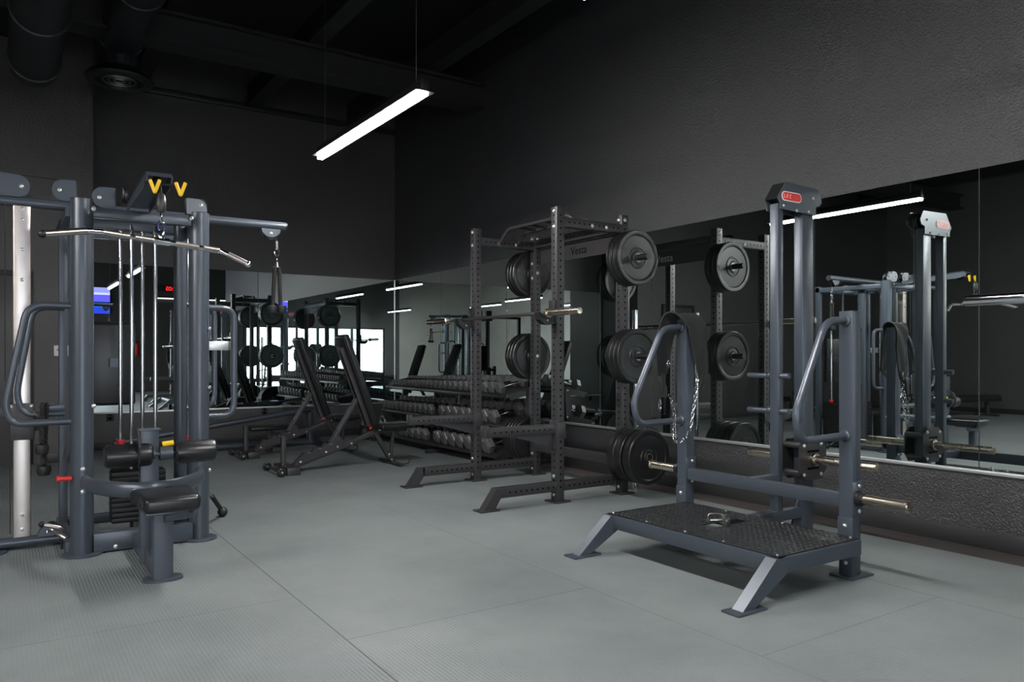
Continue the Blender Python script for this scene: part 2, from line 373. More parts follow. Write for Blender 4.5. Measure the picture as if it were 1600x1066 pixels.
# ------------------------------------------------------------------ ducts
def duct(name, x, z, y1, r, label):
    t = thing(name, label, 'duct', (x, y1, z))
    b = MB(); b.tube([(x, YF + .1, z), (x, y1 - .3, z)], r, 28)
    b.lathe([(r, 0), (r * .99, .08), (r * .93, .17), (r * .78, .25), (r * .5, .32), (r * .05, .35)], (x, y1 - .3, z), (0, 1, 0), 28)
    part('duct_body', b, M_duct, t)
    for k in range(4): yy = y1 - .4 - k * 1.2; part('seam_ring', MB().lathe([(r + .001, 0), (r + .014, .005), (r + .014, .035), (r + .001, .04)], (x, yy, z), (0, 1, 0), 28), M_duct, t)
    return t
duct('air_duct', 0.256, 3.86, 8.6, .205, 'round black air duct with rounded end high at far left')
t = duct('air_duct', 0.98, 4.30, 8.75, .205, 'round black air duct above the ring-shaped vent')
q = MB(); q.lathe([(.19, .35), (.19, .12), (.19, .10), (.30, .02), (.31, .0), (.30, -.02), (.22, -.03), (.215, .0), (.15, .02)], (0.98, 8.5, 3.90), (0, 0, 1), 36)
part('ring_diffuser', q, M_duct, t)
q = MB()
for r_ in (.05, .10, .15): q.tube([(0.98 + r_ * math.cos(a * PI / 12), 8.5 + r_ * math.sin(a * PI / 12), 3.885) for a in range(24)], .007, 6, closed=True)
part('diffuser_vane', q, M_steel, t)

# ------------------------------------------------------------------ plates
PLATES = {}
def plate_mesh(R, T):
    k = (R, T)
    if k not in PLATES:
        b = MB(); h = T / 2
        prof = [(.0255, -h), (.047, -h), (.050, -h + .004), (.058, -h + .006), (.075, -h + .006), (.080, -h + .001), (.088, -h + .001), (.092, -h + .008),
                (R * .80, -h + .008), (R * .83, -h + .002), (R * .86, -h), (R * .975, -h), (R, -h + .006)]
        full = prof + [(R * 1.0, -.004), (R * .994, 0), (R, .004)] + [(r, -t) for r, t in reversed(prof)]
        b.rings([[V((r * math.cos(2 * PI * j / 56), t, r * math.sin(2 * PI * j / 56))) for j in range(56)] for r, t in full + [full[0]]], cap=False)
        # raised blocks of moulded lettering-like ribs on both faces are too small to read; moulded arcs only
        PLATES[k] = finish(b.bm, 'weight_plate', V((0, 0, 0)), M_rubber, 40)
        c = MB(); c.rings([[V((r * math.cos(2 * PI * j / 32), t, r * math.sin(2 * PI * j / 32))) for j in range(32)] for r, t in ((.0258, -h - .001), (.033, -h - .001), (.033, h + .001), (.0258, h + .001), (.0258, -h - .001))], cap=False)
        PLATES[(k, 'hub')] = finish(c.bm, 'hub_ring', V((0, 0, 0)), M_steel, 40)
    return PLATES[k], PLATES[(k, 'hub')]
def plate(x, y, z, R, T, label, group):
    me, hub = plate_mesh(R, T)
    o = bpy.data.objects.new('weight_plate', me); COL.objects.link(o); o.location = (x, y, z); o['label'] = label; o['category'] = 'weight plate'; o['group'] = group
    o.rotation_euler = (0, random.uniform(0, 6), 0)
    h = bpy.data.objects.new('hub_ring', hub); COL.objects.link(h); h.parent = o
    return o

# ------------------------------------------------------------------ half rack
def holes(b, x, y, z0, z1, w, faces, sp=.0508, r=.0085):
    b.mi = 1; z = z0
    while z < z1:
        for f in faces:
            n_ = {'-x': (-1, 0, 0), '+x': (1, 0, 0), '-y': (0, -1, 0), '+y': (0, 1, 0)}[f]
            b.disc((x + n_[0] * w / 2, y + n_[1] * w / 2, z), n_, r)
        z += sp
    b.mi = 0
def hholes(b, p0, p1, face, off, sp=.0508, r=.008):
    p0, p1 = V(p0), V(p1); d = (p1 - p0); L = d.length; d.normalize(); b.mi = 1; s = sp
    while s < L - sp * .6:
        b.disc(p0 + d * s + V(face) * off, face, r); s += sp
    b.mi = 0
RM = [M_rack, M_hole]
FX, RX, NY, FY, w, H = 3.6465, 4.3195, 4.8075, 6.0535, .075, 2.319
rack = thing('half_rack', 'black perforated steel half rack with storage pegs before the mirror wall', 'squat rack', (FX, (NY + FY) / 2, 0), 'half racks along the mirror wall')
for x in (FX, RX):
    for y in (NY, FY):
        b = MB().bar((x, y, .012), (x, y, H), w, w); holes(b, x, y, .12, H - .03, w, ('-x', '+x', '-y', '+y'))
        p = part('upright', b, RM, rack)
        b = MB().box(x - .075, x + .075, y - .075, y + .075, 0, .012, .002)
        part('foot_plate', b, M_rack, p)
for y in (NY, FY):
    s = -1 if y == NY else 1
    b = MB().bar((FX + w / 2, y, 2.205), (RX - w / 2, y, 2.205), .074, w); hholes(b, (FX + w / 2, y, 2.205), (RX - w / 2, y, 2.205), (0, -1, 0), .037); hholes(b, (FX + w / 2, y, 2.205), (RX - w / 2, y, 2.205), (0, 1, 0), .037)
    part('top_side_beam', b, RM, rack)
    b = MB().bar((3.085, y, .125), (FX - w / 2, y, .125), .074, w).bar((FX + w / 2, y, .125), (RX - w / 2, y, .125), .074, w)
    for f in ((0, -1, 0), (0, 1, 0)): hholes(b, (3.12, y, .125), (FX - w / 2, y, .125), f, .037); hholes(b, (FX + w / 2, y, .125), (RX - w / 2, y, .125), f, .037)
    b.prism([(3.10, .1625), (3.09, .0875 + .0), (3.04, .012), (2.945, .012), (3.055, .1625)], 'XZ', y - .037, y + .037)
    part('base_rail', b, RM, rack)
    part('front_foot', MB().box(2.905, 3.07, y - .06, y + .06, 0, .012, .002), M_rack, rack)
b = MB().bar((RX, NY + w / 2, 2.225), (RX, FY - w / 2, 2.225), w, w, (0, 0, 1)); hholes(b, (RX, NY + w / 2, 2.225), (RX, FY - w / 2, 2.225), (-1, 0, 0), .0375, r=.0075)
part('rear_crossbeam', b, RM, rack)
np_ = part('name_plate', MB().box(RX + .038, RX + .042, NY, FY, 2.035, 2.185, .001, 1), M_rack, rack, 'long flat plate with cut letters')
b = MB().bar((RX, NY + w / 2, .27), (RX, FY - w / 2, .27), w, w); part('lower_crossbeam', b, M_rack, rack)
def text_obj(body, size, ext, mtx, m, name, parent, label=None):
    c = bpy.data.curves.new(name, 'FONT'); c.body = body; c.size = size; c.extrude = ext; c.align_x = 'CENTER'; c.align_y = 'CENTER'
    o = bpy.data.objects.new(name, c); COL.objects.link(o); dg = bpy.context.evaluated_depsgraph_get()
    me = bpy.data.meshes.new_from_object(o.evaluated_get(dg)); bpy.data.objects.remove(o); bpy.data.curves.remove(c)
    me.transform(mtx); me.transform(Matrix.Translation(-ORG[parent])); me.materials.clear(); me.materials.append(m)
    q = bpy.data.objects.new(name, me); COL.objects.link(q); q.parent = parent
    if label: q['label'] = label
    return q
M_lett = mat('cut_letter_brightness', (0.34, 0.35, 0.36), 0.4)  # pale colour stands in for brightness seen through the cut letters
mt = Matrix.Translation((RX + .037, 5.43, 2.105)) @ Matrix(((0, 0, -1, 0), (-1, 0, 0, 0), (0, 1, 0, 0), (0, 0, 0, 1)))
text_obj('Vesta', .105, .0006, mt, M_hole, 'lettering', np_)  # black stands in for the dark seen through the cut letters
mt = Matrix.Translation((RX + .043, 5.43, 2.105)) @ Matrix(((0, 0, -1, 0), (-1, 0, 0, 0), (0, 1, 0, 0), (0, 0, 0, 1)))
text_obj('Vesta', .105, .0006, mt, M_lett, 'lettering', np_)
# pull-up bars between the side beams
pu = MB()
for x0, zt in ((3.90, 2.315), (4.10, 2.300)):
    pu.tube([(x0 - .02, FY - .04, 2.20), (x0 - .02, FY - .19, zt), (x0, NY + .19, zt), (x0 + .03, NY + .04, 2.20)], .016, 12, .03)
for y in (5.15, 5.32, 5.54, 5.71): pu.tube([(3.89, y, 2.312), (4.11, y, 2.302)], .0145, 10)
part('pull_up_bar', pu, M_rack, rack)
# storage pegs
for y, s in ((NY, -1), (FY, 1)):
    for z in (1.95, 1.145, .335):
        b = MB().cyl((RX, y + s * w / 2, z), (RX, y + s * (w / 2 + .012), z), .045, 20).cyl((RX, y + s * (w / 2 + .012), z), (RX, y + s * .315, z), .0245, 20)
        part('storage_peg', b, M_black, rack)
# j-cups
for y in (NY, FY):
    b = MB().box(FX - .06, FX - .038, y - .04, y + .04, 1.41, 1.585, .003).prism([(FX - .04, 1.44), (FX - .05, 1.405), (FX - .10, 1.390), (FX - .15, 1.395), (FX - .195, 1.43), (FX - .205, 1.485), (FX - .19, 1.488), (FX - .165, 1.462), (FX - .12, 1.460), (FX - .04, 1.460)], 'XZ', y - .030, y + .030)
    j = part('bar_cup', b, M_black, rack)
    bolt(j, (FX - .12, y - .030, 1.425), (0, -1, 0), .006)
# safety arms
for y in (NY, FY):
    b = MB().bar((2.985, y, .578), (FX - .04, y, .578), .062, .072); hholes(b, (2.99, y, .578), (FX - .05, y, .578), (0, -1, 0), .031, r=.0075)
    b.box(2.955, 2.985, y - .034, y + .034, .545, .632, .004)
    b.prism([(3.18, .542), (FX - .04, .542), (FX - .04, .43), (3.30, .515)], 'XZ', y - .004, y + .004)
    b.box(FX - .048, FX - .038, y - .045, y + .045, .42, .64, .002).box(FX - .04, FX + .045, y - .048, y - .039, .50, .63, .002)
    part('safety_arm', b, RM, rack)
for p, n_ in [((FX - .038, NY, 2.285), (-1, 0, 0)), ((FX - .038, NY, 2.165), (-1, 0, 0)), ((FX - .038, FY, 2.285), (-1, 0, 0)), ((FX - .038, FY, 2.165), (-1, 0, 0)),
              ((3.97, NY - .037, 2.20), (0, -1, 0)), ((4.12, NY - .037, 2.20), (0, -1, 0)), ((3.88, FY - .037, 2.20), (0, -1, 0)), ((4.07, FY - .037, 2.20), (0, -1, 0)),
              ((RX - .038, NY, 2.28), (-1, 0, 0)), ((RX, NY - .038, 2.28), (0, -1, 0)), ((RX - .038, FY, 2.28), (-1, 0, 0)), ((RX, FY - .038, 2.28), (0, -1, 0)), ((RX - .038, FY, 2.04), (-1, 0, 0)),
              ((RX, FY - .038, 1.95), (0, -1, 0)), ((RX - .038, FY, 1.90), (-1, 0, 0)), ((RX, FY - .038, 1.145), (0, -1, 0)),
              ((FX - .038, NY, .205), (-1, 0, 0)), ((FX - .038, NY, .06), (-1, 0, 0)), ((FX - .038, FY, .205), (-1, 0, 0)), ((FX - .038, FY, .06), (-1, 0, 0)),
              ((RX - .038, NY, .06), (-1, 0, 0)), ((RX - .038, FY, .205), (-1, 0, 0)), ((RX - .038, FY, .06), (-1, 0, 0))]:
    bolt(rack, p, n_, .013)
rack2 = copy_tree(rack, None, ()); rack2.location.y -= 4.97
rack2['label'] = 'black perforated half rack just outside the right edge holding the near barbell'
GN = 'weight plates on the rack pegs'
for z, nm in ((1.95, 'top'), (1.145, 'middle')):
    for i, y in enumerate((4.732, 4.682, 4.632)):
        plate(RX, y, z, .225, .048, 'black rubber plate on %s peg of near rear post, %s of three' % (nm, ['innermost', 'middle one', 'outermost'][i]), GN)
    for i, y in enumerate((6.129, 6.179, 6.229)):
        plate(RX, y, z, .225, .048, 'black rubber plate on %s peg of far rear post, %s of three' % (nm, ['innermost', 'middle one', 'outermost'][i]), GN)
for i, (y, T) in enumerate(((4.713, .085), (4.625, .085), (4.520, .085))):
    plate(RX, y, .335, .222, T, 'thick black bumper plate on bottom peg of near rear post, %s of three' % ['innermost', 'middle one', 'outermost'][i], GN)
for i, y in enumerate((6.129, 6.179, 6.229, 6.279)):
    plate(RX, y, .335, .222, .048, 'black rubber plate on bottom peg of far rear post, %s' % ['innermost of four', 'second from the post', 'third from the post', 'outermost of four'][i], GN)
def barbell(x, z, y0, y1, label, slv=.40, sm=None):
    t = thing('barbell', label, 'barbell', (x, (y0 + y1) / 2, z))
    part('shaft', MB().cyl((x, y0 + slv, z), (x, y1 - slv, z), .0142, 20), M_steel, t)
    for a, s in ((y0, 1), (y1, -1)):
        b = MB().lathe([(.010, 0), (.0245, .001), (.0252, .006), (.0252, slv - .05), (.0252, slv - .035), (.036, slv - .032), (.036, slv - .006), (.030, slv - .002), (.016, slv)], (x, a, z), (0, s, 0), 28)
        part('sleeve', b, sm or M_nickel, t)
barbell(3.50, 1.479, 4.346, 6.72, 'long steel barbell resting in the cups of the half rack', .41)
barbell(3.50, 1.390, -.74, 1.675, 'steel barbell whose sleeve pokes in at the right picture edge', .42, M_chrome)
rack2.location.z = 0
for ch_ in rack2.children:
    if ch_.name.startswith('bar_cup'): ch_.location.z -= .086
t = thing('short_barbell', 'short steel barbell standing upright behind the near rear post', 'barbell', (4.52, 4.86, 0))
part('sleeve', MB().cyl((4.52, 4.86, 0), (4.52, 4.86, .22), .0252, 24).cyl((4.52, 4.86, .22), (4.52, 4.86, .235), .036, 24), M_chrome, t)
part('shaft', MB().cyl((4.52, 4.86, .235), (4.52, 4.86, 1.28), .0142, 20), M_chrome, t)
part('sleeve', MB().cyl((4.52, 4.86, 1.28), (4.52, 4.86, 1.295), .036, 24).cyl((4.52, 4.86, 1.295), (4.52, 4.86, 1.54), .0252, 24), M_chrome, t)

# ------------------------------------------------------------------ standing platform machine (belt squat)
bs = thing('belt_squat_machine', 'slate grey platform machine with tread plate deck, two uprights and tall tower', 'gym machine', (3.6, 2.9, 0))
PY0, PY1, PX0, PX1, PZ = 2.25, 3.46, 2.985, 3.645, .215
UN, UF, UX = 2.3385, 3.490, 3.684
for y in (UN, UF):
    ztop = 1.382
    p = part('upright', MB().bar((UX, y, .01), (UX, y, ztop), .079, .075, (1, 0, 0), .005), M_grey, bs)
    part('foot_plate', MB().box(UX - .075, UX + .115, y - .065, y + .07, 0, .011, .002), M_grey, p)
    part('bracket', MB().box(UX - .044, UX - .037, y - .042, y + .042, .20, .31, .002).box(UX - .045, UX + .045, y - .047, y - .039, .33, .50, .002), M_grey, p)
    bolt(p, (UX - .044, y, .268), (-1, 0, 0), .010); bolt(p, (UX - .038, y, .075), (-1, 0, 0), .010)
    bolt(p, (UX + .01, y - .047, .475), (0, -1, 0), .009); bolt(p, (UX + .01, y - .047, .345), (0, -1, 0), .009)
# deck frame
f_ = MB().bar((PX0 + .03, PY0, PZ - .042), (PX0 + .03, PY1, PZ - .042), .06, .078).bar((PX1 - .03, PY0 + .06, PZ - .042), (PX1 - .03, PY1 - .06, PZ - .042), .06, .078)
for y in (PY0 + .03, PY1 - .03): f_.bar((PX0 + .06, y, PZ - .042), (PX1, y, PZ - .042), .06, .078)
part('deck_frame', f_, M_grey, bs)
def tread():
    b = MB()
    hy0, hy1, hx0, hx1 = 2.78, 2.98, 3.20, 3.50      # slot in the deck
    z0, z1 = PZ - .002, PZ + .003
    b.box(PX0 + .01, hx0, PY0 + .01, PY1 - .01, z0, z1).box(hx1, PX1, PY0 + .01, PY1 - .01, z0, z1).box(hx0, hx1, PY0 + .01, hy0 + .06, z0, z1).box(hx0, hx1, hy1 - .06, PY1 - .01, z0, z1)
    x = PX0 + .03; r_ = 0
    while x < PX1 - .015:
        y = PY0 + .03 + (r_ % 2) * .017
        while y < PY1 - .03:
            if not (hx0 - .015 < x < hx1 + .015 and hy0 + .045 < y < hy1 - .045):
                a = PI / 4 if r_ % 2 else -PI / 4; c_, s_ = math.cos(a), math.sin(a)
                L, Wd, hh = .0125, .0035, .0026
                base = [(L, 0), (0, Wd), (-L, 0), (0, -Wd)]; vs = [V((x + p[0] * c_ - p[1] * s_, y + p[0] * s_ + p[1] * c_, z1 - .0002)) for p in base] + [V((x, y, z1 + hh))]
                k = .55; vs = vs[:4] + [V((x + p[0] * k * c_ - p[1] * k * s_, y + p[0] * k * s_ + p[1] * k * c_, z1 + hh)) for p in base]
                b.raw(vs, [(0, 1, 5, 4), (1, 2, 6, 5), (2, 3, 7, 6), (3, 0, 4, 7), (4, 5, 6, 7)])
            y += .034
        x += .0195; r_ += 1
    return b
M_tread = mat('black_tread_plate', (0.030, 0.032, 0.034), 0.30, 0.5, rvar=0.08, vscale=20)
tp = part('tread_plate', tread(), M_tread, bs, 'black diamond pattern deck plate', 25)
for x, y in ((PX0 + .03, PY0 + .03), (PX0 + .03, PY1 - .03), (PX0 + .03, 2.86), (PX1 - .03, 2.7), (PX1 - .03, 3.1), (PX1 - .03, PY0 + .04), (PX0 + .03, 3.15), (PX0 + .03, 2.6)): bolt(tp, (x, y, PZ + .003), (0, 0, 1), .006)
# front legs
for y in (PY0 + .03, PY1 - .03):
    b = MB(); b.prism([(PX0 + .055, PZ - .003), (PX0 + .06, PZ - .08), (2.815, .011), (2.735, .011), (PX0 - .015, PZ - .003)], 'XZ', y - .031, y + .031)
    part('front_leg', b, M_grey, bs); part('foot_plate', MB().box(2.685, 2.88, y - .05, y + .05, 0, .011, .002), M_grey, bs)
part('crossbar', MB().bar((UX - .01, UN + .04, .395), (UX - .01, UF - .04, .395), .05, .072), M_grey, bs)
# handles
for y, s in ((UN, 1), (UF, 1)):
    pts = [(UX - .03, y, 1.335), (3.475, y, 1.325), (3.225, y, .86), (3.265, y, .728), (UX - .03, y, .735)]
    hnd = part('handle', MB().tube(pts, .0195, 16, .075), M_grey, bs)
    part('collar', MB().lathe([(.030, 0), (.030, .008), (.022, .016)], (UX - .038, y, 1.333), (-1, 0, 0), 20).lathe([(.030, 0), (.030, .008), (.022, .016)], (UX - .038, y, .735), (-1, 0, 0), 20), M_grey, hnd)
# storage sleeves on the uprights
for y, s in ((UN - .045, -1), (UF + .045, 1)):
    b = MB().lathe([(.040, 0), (.040, .022), (.034, .026), (.034, .034), (.026, .036)], (UX, y, .412), (0, s, 0), 24); cl = part('sleeve_collar', b, M_black, bs)
    part('sleeve', MB().lathe([(.0255, .03), (.0255, .255), (.029, .257), (.029, .268), (.024, .272), (.01, .272)], (UX, y, .412), (0, s, 0), 26), M_nickel, cl)
# tower
tw = MB().box(3.909, 3.957, 2.951, 3.012, .02, 2.075, .004)
part('guide_post', tw, M_grey, bs)
part('rear_post', MB().box(4.14, 4.25, 2.945, 3.010, .012, 2.075, .005), M_grey, bs)
part('rear_foot', MB().box(4.05, 4.34, 2.88, 3.08, 0, .012, .002), M_grey, bs)
part('base_brace', MB().bar((PX1 - .02, 2.98, .175), (4.14, 2.98, .175), .06, .065), M_grey, bs)
b = MB().prism([(4.14, .012), (4.04, .012), (4.14, .26)], 'XZ', 2.97, 2.985)
part('gusset', b, M_grey, bs)
part('tower_brace', MB().bar((UX + .01, 2.98, .405), (3.91, 2.98, .405), .05, .05), M_grey, bs)
head = [(3.959, 2.206), (4.275, 2.196), (4.318, 2.130), (4.300, 2.095), (4.255, 2.085), (4.255, 2.03), (3.904, 2.038), (3.902, 2.075), (3.880, 2.105)]
hd = part('head_plate', MB().prism(head, 'XZ', 2.930, 2.938).prism(head, 'XZ', 3.026, 3.034), M_grey, bs)
part('head_spacer', MB().prism([(3.96, 2.20), (4.27, 2.19), (4.27, 2.18), (3.965, 2.19)], 'XZ', 2.938, 3.026).prism([(3.882, 2.10), (3.958, 2.204), (3.966, 2.196), (3.892, 2.096)], 'XZ', 2.938, 3.026), M_black, hd)
for x in (3.965, 4.25): part('pulley', MB().lathe([(.02, 0), (.052, 0), (.052, .006), (.042, .014), (.042, .018), (.052, .026), (.052, .032), (.02, .032)], (x, 2.966, 2.125), (0, 1, 0), 28), M_black, hd)
badge_o = MB()
def stadium(x0, x1, z0, z1, tilt=0.0, n=10):
    r = (z1 - z0) / 2; zc = (z0 + z1) / 2; pts = []
    for k in range(n + 1): a = -PI / 2 + PI * k / n; pts.append((x1 - r + r * math.cos(a), zc + r * math.sin(a)))
    for k in range(n + 1): a = PI / 2 + PI * k / n; pts.append((x0 + r + r * math.cos(a), zc + r * math.sin(a)))
    return pts
M_badge = mat('red_badge', (0.62, 0.035, 0.03), 0.35)
bd = part('badge', MB().prism(stadium(3.914, 4.104, 2.089, 2.147), 'XZ', 2.9275, 2.930), M_white, hd, 'white rimmed oval badge')
part('badge_face', MB().prism(stadium(3.920, 4.098, 2.094, 2.142), 'XZ', 2.9262, 2.9275), M_badge, bd, 'red oval badge face')
M_pink = mat('badge_letter', (0.90, 0.45, 0.40), 0.4)
b = MB()   # moulded, half rubbed-off letters of the badge: only short strokes remain readable in the photograph
for x0, x1, z0, z1 in ((3.933, 3.938, 2.108, 2.130), (3.938, 3.949, 2.108, 2.112), (3.960, 3.965, 2.106, 2.130), (3.965, 3.974, 2.126, 2.130), (3.965, 3.972, 2.116, 2.120), (3.988, 4.001, 2.106, 2.111), (3.988, 3.993, 2.106, 2.130), (3.993, 4.001, 2.125, 2.130)):
    b.box(x0, x1, 2.9254, 2.9262, z0, z1)
part('badge_lettering', b, M_pink, bd)
bd2 = part('badge', MB().prism(stadium(3.95, 4.14, 2.100, 2.158), 'XZ', 3.034, 3.0365), M_white, hd)
part('badge_face', MB().prism(stadium(3.956, 4.134, 2.105, 2.153), 'XZ', 3.0365, 3.0378), M_badge, bd2)
for x, z in ((3.935, 2.058), (4.18, 2.045), (4.225, 2.135), (4.06, 2.04)): bolt(hd, (x, 2.930, z), (0, -1, 0), .008)
# pegs through the guide post
for z in (1.027, .812):
    part('bar_peg', MB().cyl((3.933, 2.89, z), (3.933, 2.951, z), .017, 16), M_grey, bs)
    b = MB().lathe([(.026, 0), (.026, .02), (.021, .03)], (3.933, 3.012, z), (0, 1, 0), 20).cyl((3.933, 3.04, z), (3.933, 3.19, z), .0165, 18)
    part('bar_peg', b, M_grey, bs)
# carriage with loading sleeves on the rear post
cz = .505
hexp = [(4.115, cz + .125), (4.265, cz + .125), (4.32, cz + .08), (4.33, cz - .06), (4.27, cz - .125), (4.12, cz - .125), (4.05, cz - .06), (4.06, cz + .08)]
cr_ = part('weight_carriage', MB().prism(hexp, 'XZ', 2.905, 2.915).prism(hexp, 'XZ', 3.035, 3.045).cyl((4.095, 2.915, cz + .09), (4.095, 3.035, cz + .09), .022).cyl((4.30, 2.915, cz + .07), (4.30, 3.035, cz + .07), .022)
           .cyl((4.095, 2.915, cz - .08), (4.095, 3.035, cz - .08), .022).cyl((4.29, 2.915, cz - .09), (4.29, 3.035, cz - .09), .022), M_rack, bs)
for s, y0, y1 in ((-1, 2.905, 2.49), (1, 3.045, 3.40)):
    part('loading_sleeve', MB().lathe([(.040, 0), (.040, .02), (.026, .024), (.026, abs(y1 - y0) - .006), (.022, abs(y1 - y0)), (.005, abs(y1 - y0))], (4.195, y0, cz), (0, s, 0), 26), M_nickel, cr_)
for x, z in ((4.10, cz + .09), (4.27, cz + .095), (4.10, cz - .09), (4.27, cz - .095)): bolt(cr_, (x, 2.905, z), (0, -1, 0), .010)
part('slot', MB().prism(stadium(4.13, 4.25, cz + .045, cz + .06), 'XZ', 2.9035, 2.905).prism(stadium(4.13, 4.25, cz - .06, cz - .045), 'XZ', 2.9035, 2.905), M_hole, cr_)
# pull cable and deck clasp
part('cable', MB().cyl((4.268, 2.982, .52), (4.268, 2.982, 2.10), .003, 8).cyl((4.312, 2.982, 1.2), (4.312, 2.982, 2.12), .003, 8), M_black, bs)
b = MB().box(3.27, 3.30, 2.80, 2.83, PZ, PZ + .045, .003).box(3.33, 3.365, 2.875, 2.91, PZ, PZ + .05, .003).tube([(3.25, 2.90, PZ + .028), (3.34, 2.84, PZ + .028)], .010, 12)
b.tube([(3.27, 2.93, PZ + .01), (3.27, 2.93, PZ + .055), (3.34, 2.89, PZ + .055), (3.35, 2.88, PZ + .02)], .0035, 8, .015)
part('swivel_clasp', b, M_steel, bs)

# belt draped over the far upright (rests on it: its own thing)
bt = thing('lifting_belt', 'black webbing hip belt with chain draped over the far upright of the platform machine', 'belt', (UX - .05, UF, 1.39))
def ribbon(path, widths, wdir, th=.008):
    mb = MB(); path = [V(p) for p in path]; rings = []
    for i, p in enumerate(path):
        a = path[max(0, i - 1)]; c = path[min(len(path) - 1, i + 1)]; d = (c - a).normalized(); wd = V(wdir); wd = (wd - d * wd.dot(d)).normalized(); nn = d.cross(wd); hw = widths[i] / 2
        row = []
        for k in range(7): t_ = k / 6 * 2 - 1; row.append(p + wd * (hw * t_) + nn * (th / 2 + .006 * math.sin(t_ * 3 + i * .7)))
        for k in range(6, -1, -1): t_ = k / 6 * 2 - 1; row.append(p + wd * (hw * t_) + nn * (-th / 2 + .006 * math.sin(t_ * 3 + i * .7)))
        rings.append(row)
    return mb.rings(rings)
def smooth(pts, n=5):
    pts = [V(p) for p in pts]; out = []
    for i in range(len(pts) - 1):
        p0 = pts[max(0, i - 1)]; p1 = pts[i]; p2 = pts[i + 1]; p3 = pts[min(len(pts) - 1, i + 2)]
        for k in range(n):
            t_ = k / n; out.append(.5 * ((2 * p1) + (-p0 + p2) * t_ + (2 * p0 - 5 * p1 + 4 * p2 - p3) * t_ ** 2 + (-p0 + 3 * p1 - 3 * p2 + p3) * t_ ** 3))
    out.append(pts[-1]); return out
YB_ = UF
pth = smooth([(3.61, UF + .14, 1.02), (3.60, UF + .115, 1.17), (3.605, UF + .088, 1.32), (3.625, UF + .048, 1.400), (3.66, UF - .02, 1.412), (3.70, UF - .076, 1.34), (3.725, UF - .090, 1.18), (3.74, UF - .09, 1.02)])
wd_ = [.07 + .11 * math.sin(PI * min(1, max(0, i / (len(pth) - 1)))) ** .7 for i in range(len(pth))]
part('waist_pad', ribbon(pth, wd_, (1, 0, 0), .010), M_fabric, bt, sharp=60)
pth = smooth([(3.61, UF + .14, 1.04), (3.585, UF + .10, .96), (3.565, UF + .07, .88)]); part('strap', ribbon(pth, [.045] * len(pth), (1, 0, 0), .005), M_fabric, bt)
pth = smooth([(3.74, UF - .09, 1.04), (3.735, UF - .095, .96), (3.73, UF - .095, .93)]); part('strap', ribbon(pth, [.045] * len(pth), (1, 0, 0), .005), M_fabric, bt)
def link_ring(mb, c, d, side, L=.034, Wd=.020, r=.0026):
    c = V(c); d = V(d).normalized(); s = V(side); s = (s - d * s.dot(d)).normalized(); pts = []
    for k in range(12):
        a = 2 * PI * k / 12; pts.append(c + d * (math.sin(a) * L / 2 * (1.0 if abs(math.sin(a)) > .5 else .9)) + s * (math.cos(a) * Wd / 2))
    mb.tube(pts, r, 6, closed=True)
def chain(mb, pts, L=.034, r=.0026, Wd=.020):
    pts = [V(p) for p in pts]; seg = L - 2.6 * r; pos = [pts[0]]; acc = 0
    # resample
    cur = pts[0]; i = 1; out = [cur.copy()]
    while i < len(pts):
        dist = (pts[i] - cur).length
        if dist >= seg: cur = cur + (pts[i] - cur).normalized() * seg; out.append(cur.copy())
        else: i += 1
    for k in range(len(out) - 1):
        d = out[k + 1] - out[k]; _, s, u = frame(d, (0.3, 1, .2)); link_ring(mb, (out[k] + out[k + 1]) / 2, d, s if k % 2 else (s * .35 + u), L, Wd, r)
cp = smooth([(3.705, UF - .085, 1.03), (3.69, UF - .08, .90), (3.67, UF - .075, .78), (3.65, UF - .07, .68), (3.60, UF - .06, .615), (3.545, UF - .05, .60), (3.535, UF - .045, .66), (3.55, UF - .03, .80), (3.57, UF + .04, .92)], 6)
b = MB(); chain(b, cp); part('chain', b, M_chrome, bt, 'silver link chain')
b = MB(); link_ring(b, (3.505, UF + .05, .835), (0, 0, 1), (1, 0.4, 0), .075, .036, .0042); part('carabiner', b, M_chrome, bt)
b = MB(); link_ring(b, (3.56, UF + .03, 1.10), (0, 0, 1), (1, 0.4, 0), .045, .03, .0042); part('ring', b, M_chrome, bt)

